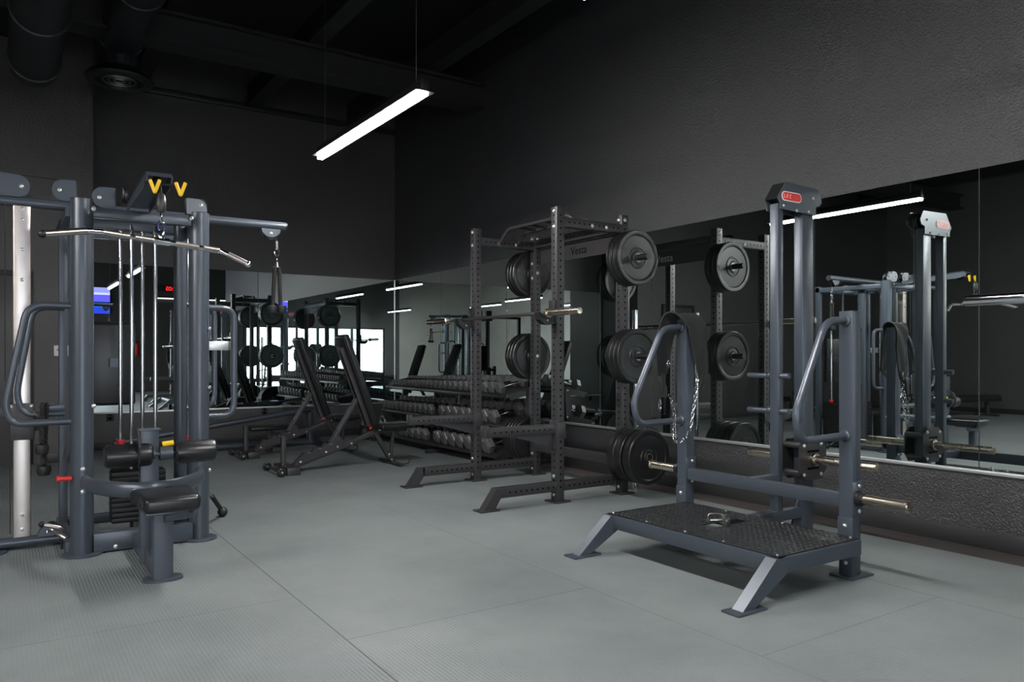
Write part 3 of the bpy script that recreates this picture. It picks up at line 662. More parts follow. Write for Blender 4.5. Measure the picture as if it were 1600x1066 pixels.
# ------------------------------------------------------------------ adjustable benches
def make_bench(y, label):
    t = thing('adjustable_bench', label, 'bench', (2.85, y, 0), 'incline benches set side by side')
    def pad(p0, p1, wid, th, nm):
        p0, p1 = V(p0), V(p1); L = (p1 - p0).length; q = bmesh.new(); bmesh.ops.create_cube(q, size=1)
        for v in q.verts: v.co = V((v.co.x * L, v.co.y * wid, v.co.z * th))
        bmesh.ops.bevel(q, geom=list(q.edges), offset=.018, segments=4, profile=.5, affect='EDGES')
        ang = math.atan2(p1.z - p0.z, p1.x - p0.x); mtx = Matrix.Translation((p0 + p1) / 2) @ Matrix.Rotation(-ang, 4, 'Y')
        m = MB(); m.merge(q, mtx); return part(nm, m, M_vinyl, t, sharp=50)
    # backrest leans away to the upper left
    d = V((-.357, 0, .964)).normalized(); nrm = V((.964, 0, .357)).normalized()
    base = V((3.20, y, .43))
    pad(base + nrm * .036, base + nrm * .036 + d * 0.98, .27, .062, 'back_pad')
    part('pad_piping', MB().bar(base + nrm * .002, base + nrm * .002 + d * .96, .25, .012, nrm), M_black, t)
    b = MB()
    for s in (-.045, .045): b.bar(base + V((0, s, 0)) - nrm * .022, base + V((0, s, 0)) - nrm * .022 + d * .86, .02, .045, nrm)
    part('back_frame', b, M_rack, t)
    pad((3.285, y, .405), (3.66, y, .41), .27, .06, 'seat_pad')
    part('seat_frame', MB().bar((3.24, y, .355), (3.62, y, .362), .05, .035), M_rack, t)
    # spine with ladder
    b = MB().bar((2.40, y, .062), (2.86, y, .215), .06, .055).bar((2.86, y, .21), (3.27, y, .355), .05, .055)
    part('spine', b, M_rack, t)
    b = MB()
    for s in (-.034, .034):
        pts = [(2.39, .06), (2.87, .20), (3.02, .245), (3.02, .29), (2.90, .28), (2.865, .335), (2.83, .33), (2.80, .262)]
        pts += [(2.775, .245), (2.745, .262), (2.715, .265), (2.69, .232), (2.665, .208), (2.635, .225), (2.605, .228), (2.58, .195), (2.555, .170), (2.525, .186), (2.495, .185), (2.46, .145), (2.42, .115)]
        b.prism(pts, 'XZ', y + s - .003, y + s + .003)
    part('ladder_plate', b, M_rack, t)
    b = MB()
    for x, z in ((2.565, .172), (2.675, .21), (2.785, .247), (2.46, .10)): b.cyl((x, y - .034, z + .004), (x, y + .034, z + .004), .008, 10)
    part('ladder_rung', b, M_bolt, t)
    s0 = V((2.79, y, .27)); s1 = V((3.055, y, .70))
    part('support_strut', MB().bar(s0 + (s1 - s0) * .28, s0 + (s1 - s0) * .80, .052, .042), M_grey, t, 'lighter grey strut cover')
    b = MB()
    for s in (-.03, .03): b.bar(s0 + V((0, s, 0)), s1 + V((0, s, 0)), .006, .04)
    part('strut_plate', b, M_rack, t)
    # rear leg
    b = MB().bar((3.25, y, .36), (3.44, y, .05), .055, .045).bar((3.44, y, .045), (3.47, y, .345), .03, .04)
    part('rear_leg', b, M_rack, t)
    part('rear_foot', MB().bar((3.45, y - .26, .022), (3.45, y + .26, .022), .05, .02).tube([(3.46, y - .24, .02), (3.54, y - .24, .03), (3.55, y - .24, .075), (3.50, y - .24, .085)], .008, 8, .02), M_rack, t)
    part('handle_post', MB().bar((2.30, y, .06), (2.30, y, .356), .045, .045).bar((2.30, y, .352), (2.30, y, .358), .055, .055), M_rack, t)
    part('front_foot', MB().box(2.27, 2.40, y - .22, y + .22, .0, .075, .005), M_rack, t)
    for s in (-.24, .24):
        wl = part('wheel', MB().lathe([(.012, -.018), (.034, -.018), (.042, -.012), (.042, .012), (.034, .018), (.012, .018)], (2.21, y + s, .043), (0, 1, 0), 22), M_rubber, t)
        bolt(wl, (2.21, y + s - .018, .043), (0, -1, 0), .008)
    part('axle', MB().cyl((2.21, y - .23, .043), (2.21, y + .23, .043), .009, 10).bar((2.21, y - .10, .05), (2.29, y - .10, .05), .03, .02).bar((2.21, y + .10, .05), (2.29, y + .10, .05), .03, .02), M_rack, t)
    part('adjust_knob', MB().cyl((3.19, y - .06, .40), (3.19, y - .035, .40), .014, 12), M_red, t)
    for p in ((3.07, .69), (2.46, .10), (2.72, .18), (2.84, .225), (2.99, .25), (3.30, .375), (3.41, .11), (3.44, .05)): bolt(t, (p[0], y - .037, p[1]), (0, -1, 0), .009)
    return t
b1 = make_bench(7.47, 'black incline bench with raised backrest, nearer of the two upright benches')
b2 = copy_tree(b1); b2.location.y += 1.42; b2.location.x += .01
b2['label'] = 'black incline bench with raised backrest, farther of the two, by the back mirror'

# ------------------------------------------------------------------ dumbbell rack and dumbbells
dr = thing('dumbbell_rack', 'black three tier dumbbell rack against the mirror wall near the corner', 'dumbbell rack', (4.5, 8.0, 0))
DY0, DY1 = 6.62, 9.62
tiers = [(4.36, .775), (4.30, .465), (4.24, .155)]
for y in (DY0, 8.05, DY1):
    p = part('upright', MB().bar((4.60, y, .02), (4.66, y, .80), .05, .075, (1, 0, 0)), M_rack, dr)
    part('foot', MB().bar((4.16, y, .025), (4.86, y, .025), .06, .045), M_rack, dr)
    for z in (.20, .51, .80): bolt(p, (4.66, y - .026, z - .03), (0, -1, 0), .010)
def shelf_z(x, x0, z0): return z0 + (x - x0) * .22
for x0, z0 in tiers:
    b = MB()
    b.bar((x0, DY0, z0 - .054), (x0, DY1, z0 - .054), .010, .03).bar((x0 + .36, DY0, z0 + .025), (x0 + .36, DY1, z0 + .025), .010, .03)
    b.raw([V((x0, DY0, z0 - .035)), V((x0 + .36, DY0, z0 + .045)), V((x0 + .36, DY1, z0 + .045)), V((x0, DY1, z0 - .035)),
           V((x0, DY0, z0 - .039)), V((x0 + .36, DY0, z0 + .041)), V((x0 + .36, DY1, z0 + .041)), V((x0, DY1, z0 - .039))],
          [(0, 1, 2, 3), (7, 6, 5, 4), (0, 4, 5, 1), (1, 5, 6, 2), (2, 6, 7, 3), (3, 7, 4, 0)])
    for y in (DY0, 8.05, DY1): b.prism([(x0, z0 - .04), (x0 + .36, z0 + .04), (x0 + .36, z0 - .02), (x0 + .05, z0 - .09)], 'XZ', y - .004, y + .004)
    part('shelf', b, M_rack, dr)
proto = {}
def dumbbell(sc):
    k = round(sc, 2)
    if k not in proto:
        R = .052 * sc; L = .155 + .05 * sc; hw = .062 * sc
        def head(s):
            m = MB(); c = s * (L / 2 + hw / 2); pr = [(R * .62, -hw / 2), (R * .96, -hw / 2 + .010 * sc), (R, -hw / 2 + .014 * sc), (R, hw / 2 - .014 * sc), (R * .96, hw / 2 - .010 * sc), (R * .62, hw / 2)]
            rings = []
            for r, t_ in pr:
                rings.append([V((c + t_, r * 1.12 * math.cos(PI / 3 * j), r * 1.12 * math.sin(PI / 3 * j))) for j in range(6)])
            m.rings(rings); return finish(m.bm, 'hex_head', V((0, 0, 0)), M_hex, 20)
        hm = MB().lathe([(.014, -L / 2 - .002), (.014, -L / 2 + .01), (.016, -L * .2), (.0175, 0), (.016, L * .2), (.014, L / 2 - .01), (.014, L / 2 + .002)], (0, 0, 0), (1, 0, 0), 16)
        proto[k] = (finish(hm.bm, 'grip', V((0, 0, 0)), M_chrome, 40), head(-1), head(1), R * .97)
    return proto[k]
def put_dumbbell(x, y, z, sc, label, group, tilt=-.216, rz=0.0):
    g_, h1, h2, R = dumbbell(sc)
    o = bpy.data.objects.new('hex_dumbbell', None); COL.objects.link(o); o.empty_display_size = .05; o.location = (x, y, z + R + .001); o.rotation_euler = (0, tilt, rz)
    o['label'] = label; o['category'] = 'dumbbell'; o['group'] = group
    for nm, me in (('grip', g_), ('hex_head', h1), ('hex_head', h2)):
        c = bpy.data.objects.new(nm, me); COL.objects.link(c); c.parent = o
tn = ['top', 'middle', 'bottom']
for ti, (x0, z0) in enumerate(tiers):
    y = DY0 + .10; i = 0
    while y < DY1 - .05 and i < 24:
        f = (y - DY0) / (DY1 - DY0)
        sc = [1.28 - .62 * f, 1.45 - .45 * f, 1.62 - .4 * f][ti]
        R = .052 * sc
        y += R * 1.13
        xm = x0 + .175
        if not (ti == 2 and (y > 8.95)):
            if not (abs(y - 8.05) < R + .012 and ti != 0):
                put_dumbbell(xm, y, z0 - .037 + 0.175 * .222 + .005, sc, 'dark grey hex dumbbell on %s shelf, %s from the near end' % (tn[ti], ORD[i]), 'hex dumbbells on the %s shelf' % tn[ti], rz=random.uniform(-.008, .008))
                i += 1
        y += R * 1.13 + .005
# kettlebells beside the far end
def kettle(x, y, s, label):
    t = thing('kettlebell', label, 'kettlebell', (x, y, 0), 'kettlebells by the corner')
    part('bell', MB().lathe([(.02, 0), (.06, .0), (.085, .03), (.105, .085), (.102, .13), (.08, .175), (.045, .20), (.01, .205)], (x, y, 0), (0, 0, 1), 28), M_black, t)
    part('handle', MB().tube([(x, y - .055, .17), (x, y - .075, .25), (x, y - .045, .30), (x, y + .045, .30), (x, y + .075, .25), (x, y + .055, .17)], .016, 12, .04), M_steel, t)
kettle(4.15, 9.85, 1, 'black kettlebell on floor near room corner, left of two')
kettle(4.42, 9.85, 1, 'black kettlebell on floor near room corner, right of two')

# ------------------------------------------------------------------ cable station (left)
GM = M_grey
cs = thing('cable_station', 'large slate grey multi cable station with lat pulldown seat, at left', 'gym machine', (.7, 5.2, 0))
for x, y, z in ((.39, 5.06, 2.052), (1.035, 5.09, 2.040)):
    p = part('column', MB().tube([(x, y, .012), (x, y, z)], .060, 28), GM, cs)
    part('foot_plate', MB().lathe([(.105, 0), (.105, .010), (.10, .013)], (x, y - .01, 0), (0, 0, 1), 32), GM, p)
    part('cap', MB().lathe([(.061, 0), (.061, .004), (.05, .008)], (x, y, z), (0, 0, 1), 28), M_black, p)
part('column', MB().bar((.372, 5.36, .0), (.372, 5.36, 2.03), .05, .05), GM, cs)
part('column', MB().tube([(.985, 5.42, 0), (.985, 5.42, 2.03)], .040, 22), GM, cs)
part('column', MB().bar((.335, 5.75, .0), (.335, 5.75, 2.03), .05, .05), GM, cs); part('column', MB().bar((1.10, 5.95, .0), (1.10, 5.95, 2.03), .06, .06), GM, cs)
b = MB().bar((.445, 5.06, 1.985), (.98, 5.075, 1.985), .05, .058).bar((.335, 5.1, 1.985), (.335, 5.95, 1.985), .05, .055).bar((1.035, 5.14, 1.985), (1.10, 5.95, 1.985), .05, .055).bar((.31, 5.95, 1.985), (1.13, 5.95, 1.985), .05, .055).bar((.335, 5.60, 2.0), (1.06, 5.60, 2.0), .05, .05)
part('top_frame', b, GM, cs)
part('top_beam', MB().tube([(-.85, 5.42, 2.067), (1.68, 5.42, 2.067)], .030, 20), GM, cs)
part('beam_cap', MB().cyl((1.68, 5.42, 2.067), (1.688, 5.42, 2.067), .0305, 20), M_black, cs)
b = MB().box(.445, .985, 5.02, 5.10, .008, .118, .004).bar((.335, 5.1, .04), (.335, 5.95, .04), .05, .06).bar((1.04, 5.15, .04), (1.10, 5.95, .04), .05, .06).bar((.31, 5.95, .04), (1.13, 5.95, .04), .05, .06)
part('base_frame', b, GM, cs)
part('base_tube', MB().tube([(-.85, 5.40, .045), (.31, 5.40, .045)], .032, 18), GM, cs)
part('foot_plate', MB().lathe([(.09, 0), (.09, .010), (.085, .013)], (-.06, 5.36, 0), (0, 0, 1), 28), GM, cs)
part('foot_plate', MB().lathe([(.09, 0), (.09, .010), (.085, .013)], (-.80, 5.40, 0), (0, 0, 1), 28), GM, cs)
part('column', MB().bar((-.80, 5.42, .01), (-.80, 5.42, 2.06), .08, .08), GM, cs)
# pulley brackets (D plates)
def dplate(x0, x1, z0, z1, y, side, name='pulley_bracket', up=True):
    zc = (z0 + z1) / 2; r = (z1 - z0) / 2; pts = []
    if side in ('r', 'l'):
        cx = x1 - r if side == 'r' else x0 + r
        arc = [(cx + r * math.cos(-PI / 2 + PI * k / 12), zc + r * math.sin(-PI / 2 + PI * k / 12)) for k in range(13)]
        pts = [(x0, z0)] + arc + [(x0, z1)]
        if side == 'l': pts = [(x0 + x1 - p[0], p[1]) for p in pts]
    elif side == 'q':    # quarter-round shoulder at upper right
        pts = [(x0, z0), (x1, z0), (x1, z0 + .03)] + [(x1 - .06 + .06 * math.cos(PI / 2 * k / 8), z1 - .06 + .06 * math.sin(PI / 2 * k / 8)) for k in range(9)] + [(x0, z1)]
    else:                # half disc hanging down
        rr = (x1 - x0) / 2; pts = [((x0 + x1) / 2 + rr * math.cos(PI + PI * k / 14), z1 + rr * .9 * math.sin(PI + PI * k / 14)) for k in range(15)]
        if side == 'u': pts = [(p[0], 2 * z1 - p[1]) for p in pts]
    o = part(name, MB().prism(pts, 'XZ', y - .028, y - .022).prism(pts, 'XZ', y + .022, y + .028), GM, cs)
    cx = sum(p[0] for p in pts) / len(pts); cz_ = sum(p[1] for p in pts) / len(pts)
    part('pulley', MB().lathe([(.008, -.014), (.040, -.014), (.040, -.010), (.034, 0), (.040, .010), (.040, .014), (.008, .014)], (cx, y, cz_), (0, 1, 0), 24), M_black, o)
    bolt(o, (cx, y - .028, cz_), (0, -1, 0), .009)
    return o
dplate(-.005, .145, 2.092, 2.225, 5.42, 'r'); dplate(.235, .385, 2.095, 2.225, 5.42, 'l')
dplate(.435, .560, 2.012, 2.135, 5.06, 'l'); dplate(.955, 1.075, 2.030, 2.128, 5.085, 'q')
dplate(1.508, 1.640, 1.94, 2.040, 5.42, 'd'); dplate(.18, .325, .0, .075, 5.36, 'u')
part('cable', MB().tube([(.07, 5.42, 2.228), (.31, 5.42, 2.222)], .003, 6), M_black, cs)
part('cable', MB().tube([(.045, 5.38, .10), (.045, 5.38, .60)], .003, 6).tube([(.02, 5.36, 1.0), (.02, 5.36, 2.05)], .003, 6), M_black, cs)
# pulldown boom with hooks
b = MB()
for x in (.622, .742): b.prism([(5.05, 2.012), (4.42, 2.030), (4.33, 2.052), (4.315, 2.085), (4.345, 2.102), (4.42, 2.105), (5.05, 2.045)], 'YZ', x, x + .007)
b.prism([(5.05, 2.040), (4.42, 2.098), (4.34, 2.096), (4.318, 2.080), (4.322, 2.088), (4.345, 2.106), (4.42, 2.108), (5.05, 2.050)], 'YZ', .622, .749)
bm_ = part('boom', b, GM, cs)
part('pulley', MB().lathe([(.01, -.014), (.048, -.014), (.048, -.010), (.040, 0), (.048, .010), (.048, .014), (.01, .014)], (.685, 4.42, 2.062), (1, 0, 0), 26), M_black, bm_)
part('pulley', MB().lathe([(.01, -.014), (.048, -.014), (.048, -.010), (.040, 0), (.048, .010), (.048, .014), (.01, .014)], (.60, 5.0, 2.09), (1, 0, 0), 26), M_black, bm_)
part('hook_rod', MB().tube([(.615, 4.33, 2.045), (.80, 4.33, 2.045)], .006, 8), M_black, bm_)
for x in (.655, .778):
    part('bar_hook', MB().tube([(x - .020, 4.29, 2.052), (x, 4.27, 1.985), (x + .022, 4.26, 2.052)], .0088, 12, .006), M_yellow, bm_, 'yellow V shaped bar hook')
part('cable', MB().tube([(.685, 4.37, 2.07), (.685, 4.29, 2.03), (.682, 4.256, 1.988)], .0028, 6), M_black, bm_)
# guide rods and stacks
def stack(x0, x1, y0, y1, z0, n, dz, rods, ztop, collar):
    s = part('weight_stack', MB().box(x0 + .002, x1 - .002, y0 + .002, y1 - .002, z0, z0 + n * dz), M_hole, cs)
    for k in range(n): part('stack_plate', MB().box(x0, x1, y0, y1, z0 + k * dz + .0015, z0 + (k + 1) * dz - .0015, .0025), M_black, s)
    b = MB(); c = MB()
    for x, y in rods:
        b.cyl((x, y, .06), (x, y, ztop), .0125, 16)
        if collar: c.cyl((x, y, z0 + n * dz + .001), (x, y, z0 + n * dz + .032), .024, 18)
    for x, y in rods: part('guide_rod', MB().cyl((x, y, .06), (x, y, ztop), .0125, 16), M_chrome, cs)
    if collar: part('rubber_stop', c, M_red, s)
    b = MB()
    for k in range(n): b.cyl(((x0 + x1) / 2, y0 - .001, z0 + (k + .5) * dz), ((x0 + x1) / 2, y0 + .004, z0 + (k + .5) * dz), .005, 8)
    part('pin_hole', b, M_bolt, s)
stack(.56, .865, 5.22, 5.36, .125, 10, .031, ((.678, 5.29), (.814, 5.29)), 1.975, False)
stack(.60, .845, 5.53, 5.66, .10, 15, .031, ((.652, 5.60), (.783, 5.60)), 1.98, True)
stack(1.035, 1.16, 5.55, 5.85, .10, 15, .031, ((1.078, 5.63), (1.09, 5.78)), 1.98, True)
# yoke, seat upright, seat, rollers
yk = smooth([(.40, 5.0, .425), (.42, 4.86, .425), (.50, 4.68, .423), (.62, 4.57, .42), (.72, 4.56, .42), (.86, 4.64, .422), (.98, 4.82, .424), (1.03, 5.03, .425)], 6)
yo = part('yoke', MB().tube(yk, .026, 16, up=(0, 0, 1), rb=.044), GM, cs)
for x, y in ((.60, 4.545), (.735, 4.535)): bolt(yo, (x, y, .42), (0, -1, 0), .011)
su = part('seat_upright', MB().bar((.675, 4.60, .02), (.675, 4.60, .745), .092, .07, (0, 1, 0)).box(.62, .73, 4.56, 4.64, .740, .750, .002), GM, cs)
part('selector_plate', MB().prism([(4.53, .55), (4.50, .60), (4.49, .66), (4.52, .72), (4.56, .745), (4.56, .55)], 'YZ', .612, .620), M_rack, su)
part('pop_pin', MB().cyl((.735, 4.54, .665), (.79, 4.53, .672), .014, 12), M_yellow, su)
part('roller_axle', MB().cyl((.46, 4.575, .612), (1.01, 4.575, .612), .016, 14).cyl((.725, 4.575, .612), (.79, 4.575, .612), .036, 18).cyl((.62, 4.575, .612), (.70, 4.575, .612), .030, 18), GM, su)
for a, c_ in ((.452, .690), (.800, 1.022)):
    part('knee_roller', MB().lathe([(.02, 0), (.050, .002), (.060, .012), (.063, .03), (.063, c_ - a - .03), (.060, c_ - a - .012), (.050, c_ - a - .002), (.02, c_ - a)], (a, 4.575, .612), (1, 0, 0), 32), M_vinyl, cs)
part('lower_beam', MB().bar((.685, 5.02, .055), (.685, 4.31, .055), .075, .09), GM, cs)
sp = part('seat_post', MB().bar((.690, 4.27, .012), (.690, 4.27, .350), .098, .07, (0, 1, 0), .012), GM, cs)
part('foot_plate', MB().prism([(p[0], p[1] - 0) for p in stadium(.595, .790, 4.20, 4.33)], 'XY', 0, .012), GM, sp)
part('seat_bracket', MB().cyl((.69, 4.235, .325), (.845, 4.25, .335), .028, 16).box(.60, .80, 4.18, 4.42, .345, .360, .003), GM, sp)
q = bmesh.new(); bmesh.ops.create_cube(q, size=1)
for v in q.verts:
    wv = 1.0 if v.co.y > 0 else .86
    v.co = V((.722 + v.co.x * .310 * wv, 4.325 + v.co.y * .37, .400 + v.co.z * .080))
bmesh.ops.bevel(q, geom=list(q.edges), offset=.026, segments=5, profile=.5, affect='EDGES')
part('seat_pad', MB().merge(q), M_vinyl, cs, sharp=60)
# multi-grip loops
part('grip_loop', MB().tube([(.34, 5.06, 1.437), (.125, 5.06, 1.437), (.018, 5.06, .87), (.050, 5.06, .770), (.34, 5.06, .775)], .0195, 16, .085), GM, cs)
part('grip_loop', MB().tube([(.32, 5.36, 1.440), (.16, 5.36, 1.440), (.075, 5.36, .92), (.11, 5.36, .80), (.32, 5.36, .80)], .0175, 14, .075), GM, cs)
gl = part('grip_loop', MB().tube([(1.09, 5.10, 1.455), (1.255, 5.12, 1.455), (1.255, 5.12, .765), (1.09, 5.10, .765)], .0195, 16, .10), GM, cs)
part('grip_loop', MB().tube([(1.02, 5.42, 1.49), (1.21, 5.46, 1.49), (1.21, 5.46, .80), (1.02, 5.42, .80)], .0175, 14, .11), GM, cs)
part('loop_plate', MB().box(1.10, 1.255, 5.15, 5.158, 1.185, 1.245, .002), M_trim, gl)
# adjustable pulley column
cc = part('pulley_column', MB().bar((.104, 5.42, .075), (.104, 5.42, 2.038), .090, .075, (0, 1, 0), .006), M_brushed, cs, 'polished steel column')
for z in (2.02, 1.955, 1.78, 1.60, .205, .12): bolt(cc, (.104, 5.382, z), (0, -1, 0), .009)
cg = part('pulley_carriage', MB().box(.042, .166, 5.355, 5.485, .652, .868, .006).box(-.10, .045, 5.40, 5.46, .78, .84, .004).box(-.12, -.05, 5.39, 5.46, .66, .90, .004).box(.165, .20, 5.39, 5.45, .70, .80, .004), M_rack, cs)
bolt(cg, (.15, 5.355, .85), (0, -1, 0), .007); bolt(cg, (.05, 5.355, .85), (0, -1, 0), .007)
part('label_tag', MB().box(.195, .225, 5.385, 5.39, .46, .58), M_black, cg)
part('pull_pin', MB().cyl((.335, 5.02, .450), (.275, 5.02, .452), .012, 14).cyl((.275, 5.02, .452), (.262, 5.02, .452), .018, 14), M_red, cs)
part('cable', MB().tube([(.31, 5.14, .62), (.285, 5.10, .50), (.275, 5.08, .44)], .003, 6), M_black, cs)
part('brace', MB().bar((.20, 5.36, .835), (.32, 5.36, .84), .03, .035), GM, cs)
for p, n_ in (((.445, 5.01, 2.0), (0, -1, 0)), ((.98, 5.03, 2.0), (0, -1, 0)), ((.39, 4.998, .50), (0, -1, 0)), ((.39, 4.998, .37), (0, -1, 0)), ((.445, 5.0, .86), (0, -1, 0)), ((1.09, 5.06, .43), (0, -1, 0)), ((.56, 5.02, .03), (0, -1, 0)), ((1.09, 5.05, 1.32), (.5, -1, 0)), ((1.09, 5.05, .95), (.5, -1, 0))): bolt(cs, p, n_, .010)
# far-side station pad (seen in the mirror)
part('back_pad', MB().box(.52, .80, 6.03, 6.09, .80, 1.38, .02, 4), M_vinyl, cs)
part('pad_arm', MB().bar((.66, 5.97, 1.1), (.66, 6.04, 1.1), .06, .06), GM, cs)

# lat bar with chain (hangs: its own thing)
lb = thing('lat_bar', 'long bent chrome lat pulldown bar hanging from a short chain', 'pulldown bar', (.68, 4.255, 1.735))
lp = [(.156, 4.06, 1.702), (.36, 4.145, 1.747), (.68, 4.25, 1.735), (1.0, 4.36, 1.722), (1.135, 4.325, 1.655)]
part('bar', MB().tube(lp, .0135, 16, .05), M_chrome, lb)
def seg_t(p, q, a, c, r, m, nm): p, q = V(p), V(q); return part(nm, MB().cyl(p + (q - p) * a, p + (q - p) * c, r, 18), m, lb)
seg_t(lp[0], lp[1], .02, .88, .0165, M_brushed, 'grip'); seg_t(lp[1], lp[2], .15, .52, .0158, M_brushed, 'grip'); seg_t(lp[1], lp[2], .60, .90, .0158, M_brushed, 'grip')
seg_t(lp[2], lp[3], .22, .60, .0158, M_brushed, 'grip'); seg_t(lp[2], lp[3], .68, .96, .0158, M_brushed, 'grip'); seg_t(lp[3], lp[4], .25, .97, .0165, M_brushed, 'grip')
part('end_cap', MB().ball(lp[0], .019, seg=16), M_black, lb); part('end_cap', MB().ball(lp[4], .018, seg=16), M_chrome, lb)
part('swivel', MB().box(.664, .696, 4.235, 4.268, 1.735, 1.790, .006).cyl((.64, 4.237, 1.737), (.72, 4.264, 1.734), .020, 18), M_chrome, lb)
b = MB()
for z, s in ((1.812, (1, 0, 0)), (1.862, (.3, 1, 0))): link_ring(b, (.682, 4.253, z), (0, 0, 1), s, .066, .030, .0042)
part('chain', b, M_chrome, lb)
part('cable_ball', MB().lathe([(.008, .10), (.020, .085), (.024, .05), (.024, .015), (.016, 0)], (.682, 4.255, 1.885), (0, 0, 1), 18), M_rack, lb)

def rope_strand(mb, p0, p1, r=.014, n=12):
    p0, p1 = V(p0), V(p1); d, s, u = frame(p1 - p0); L = (p1 - p0).length
    for ph in (0, 2 * PI / 3, 4 * PI / 3):
        pts = [p0 + d * (L * k / (n * 4)) + s * (r * .52 * math.cos(ph + k * 2 * PI / 8)) + u * (r * .52 * math.sin(ph + k * 2 * PI / 8)) for k in range(n * 4 + 1)]
        mb.tube(pts, r * .56, 7)
rp = thing('triceps_rope', 'dark braided triceps rope hanging from right end of the cable station beam', 'rope', (1.62, 5.42, 1.95))
b = MB(); link_ring(b, (1.622, 5.42, 1.885), (0, 0, 1), (1, .2, 0), .062, .036, .004); link_ring(b, (1.622, 5.42, 1.835), (0, 0, 1), (.2, 1, 0), .05, .026, .004); part('carabiner', b, M_chrome, rp)
part('swivel', MB().cyl((1.622, 5.42, 1.90), (1.622, 5.42, 1.96), .010, 12).cyl((1.622, 5.42, 1.775), (1.622, 5.42, 1.812), .016, 12, .008), M_steel, rp)
part('cable', MB().tube([(1.62, 5.42, 1.96), (1.618, 5.42, 1.985)], .003, 6), M_black, rp)
b = MB(); rope_strand(b, (1.608, 5.42, 1.775), (1.592, 5.42, 1.50)); rope_strand(b, (1.638, 5.42, 1.775), (1.648, 5.42, 1.50)); part('rope_strand', b, M_rope, rp)
for x, nm in ((1.590, 0), (1.652, 1)): part('end_knob', MB().lathe([(.012, .06), (.034, .055), (.038, .035), (.030, .005), (.015, 0)], (x, 5.42 - nm * .01, 1.448), (0, 0, 1), 20), M_black, rp)
rp = thing('triceps_rope', 'dark braided triceps rope looped beside the polished pulley column, at far left', 'rope', (.215, 5.30, .80))
b = MB(); rope_strand(b, (.205, 5.32, .845), (.200, 5.30, .63)); rope_strand(b, (.225, 5.34, .845), (.214, 5.33, .50)); b.tube([(.200, 5.32, .84), (.208, 5.33, .865), (.222, 5.34, .865), (.228, 5.34, .84)], .013, 10); part('rope_strand', b, M_rope, rp)
for p in ((.200, 5.30, .565), (.212, 5.33, .435)): part('end_knob', MB().lathe([(.012, .062), (.036, .058), (.040, .035), (.032, .005), (.015, 0)], p, (0, 0, 1), 20), M_black, rp)
b = MB(); link_ring(b, (.175, 5.36, .80), (.6, 0, -.8), (0, 1, 0), .06, .034, .004); part('carabiner', b, M_steel, rp)

# chrome close-grip handle lying at the base pulley
ch = thing('cable_attachment', 'chrome close grip row handle lying on the low pulley at left', 'handle', (.27, 5.30, .10))
b = MB().tube([(.205, 5.22, .165), (.290, 5.22, .135), (.305, 5.23, .115)], .014, 14, .01).tube([(.255, 5.30, .115), (.325, 5.24, .062)], .014, 14).tube([(.305, 5.23, .118), (.285, 5.25, .100), (.262, 5.29, .112)], .008, 10, .01)
part('grip', b, M_brushed, ch)
part('end_cap', MB().ball((.198, 5.22, .168), .018).ball((.332, 5.235, .056), .018), M_black, ch)
b = MB(); link_ring(b, (.24, 5.29, .11), (1, 0, .1), (0, 1, 0), .05, .03, .004); part('carabiner', b, M_chrome, ch)
part('stay', MB().cyl((.30, 5.27, .0), (.30, 5.27, .082), .006, 8), M_black, ch)
# single D-handle on cable, right of the station
hh = thing('stirrup_handle', 'black foam cable handle with ball end drooping to the floor right of the station', 'handle', (1.22, 5.36, .12))
part('foam_grip', MB().cyl((1.185, 5.42, .20), (1.285, 5.62, .075), .016, 16), M_foam, hh)
part('connector', MB().cyl((1.13, 5.36, .28), (1.185, 5.42, .20), .008, 10).cyl((1.285, 5.62, .075), (1.30, 5.65, .055), .010, 12), M_steel, hh)
part('ball_end', MB().ball((1.315, 5.685, .036), .035), M_black, hh)
part('cable', MB().cyl((1.05, 5.30, .36), (1.13, 5.36, .28), .003, 6), M_black, hh)

# ------------------------------------------------------------------ low row machine by the back wall
rm = thing('row_machine', 'low slate grey lever row machine with slanted tube along the back wall', 'gym machine', (2.4, 9.6, 0))
part('base_tube', MB().tube([(1.0, 9.66, .045), (3.45, 9.66, .045)], .040, 16), GM, rm)
part('lever_tube', MB().tube([(1.05, 9.60, .165), (3.30, 9.60, .465)], .034, 16), GM, rm)
part('pivot_post', MB().bar((1.10, 9.63, .05), (1.10, 9.63, .22), .07, .06), GM, rm); part('pivot_post', MB().bar((3.32, 9.64, .05), (3.32, 9.64, .44), .06, .06), GM, rm)
part('foot_bar', MB().bar((3.40, 9.30, .04), (3.40, 9.95, .04), .06, .06).bar((1.05, 9.35, .03), (1.05, 9.95, .03), .06, .05), GM, rm)
part('seat_pad', MB().box(2.42, 2.92, 9.10, 9.38, .265, .315, .02, 4), M_vinyl, rm)
part('seat_leg', MB().bar((2.68, 9.24, .0), (2.68, 9.24, .27), .06, .06).bar((2.68, 9.24, .05), (2.68, 9.62, .05), .06, .06), M_rack, rm)
part('upper_rail', MB().tube([(2.9, 9.75, .40), (3.75, 9.75, .52)], .018, 12).bar((3.3, 9.68, .04), (3.3, 9.75, .46), .03, .03), GM, rm)

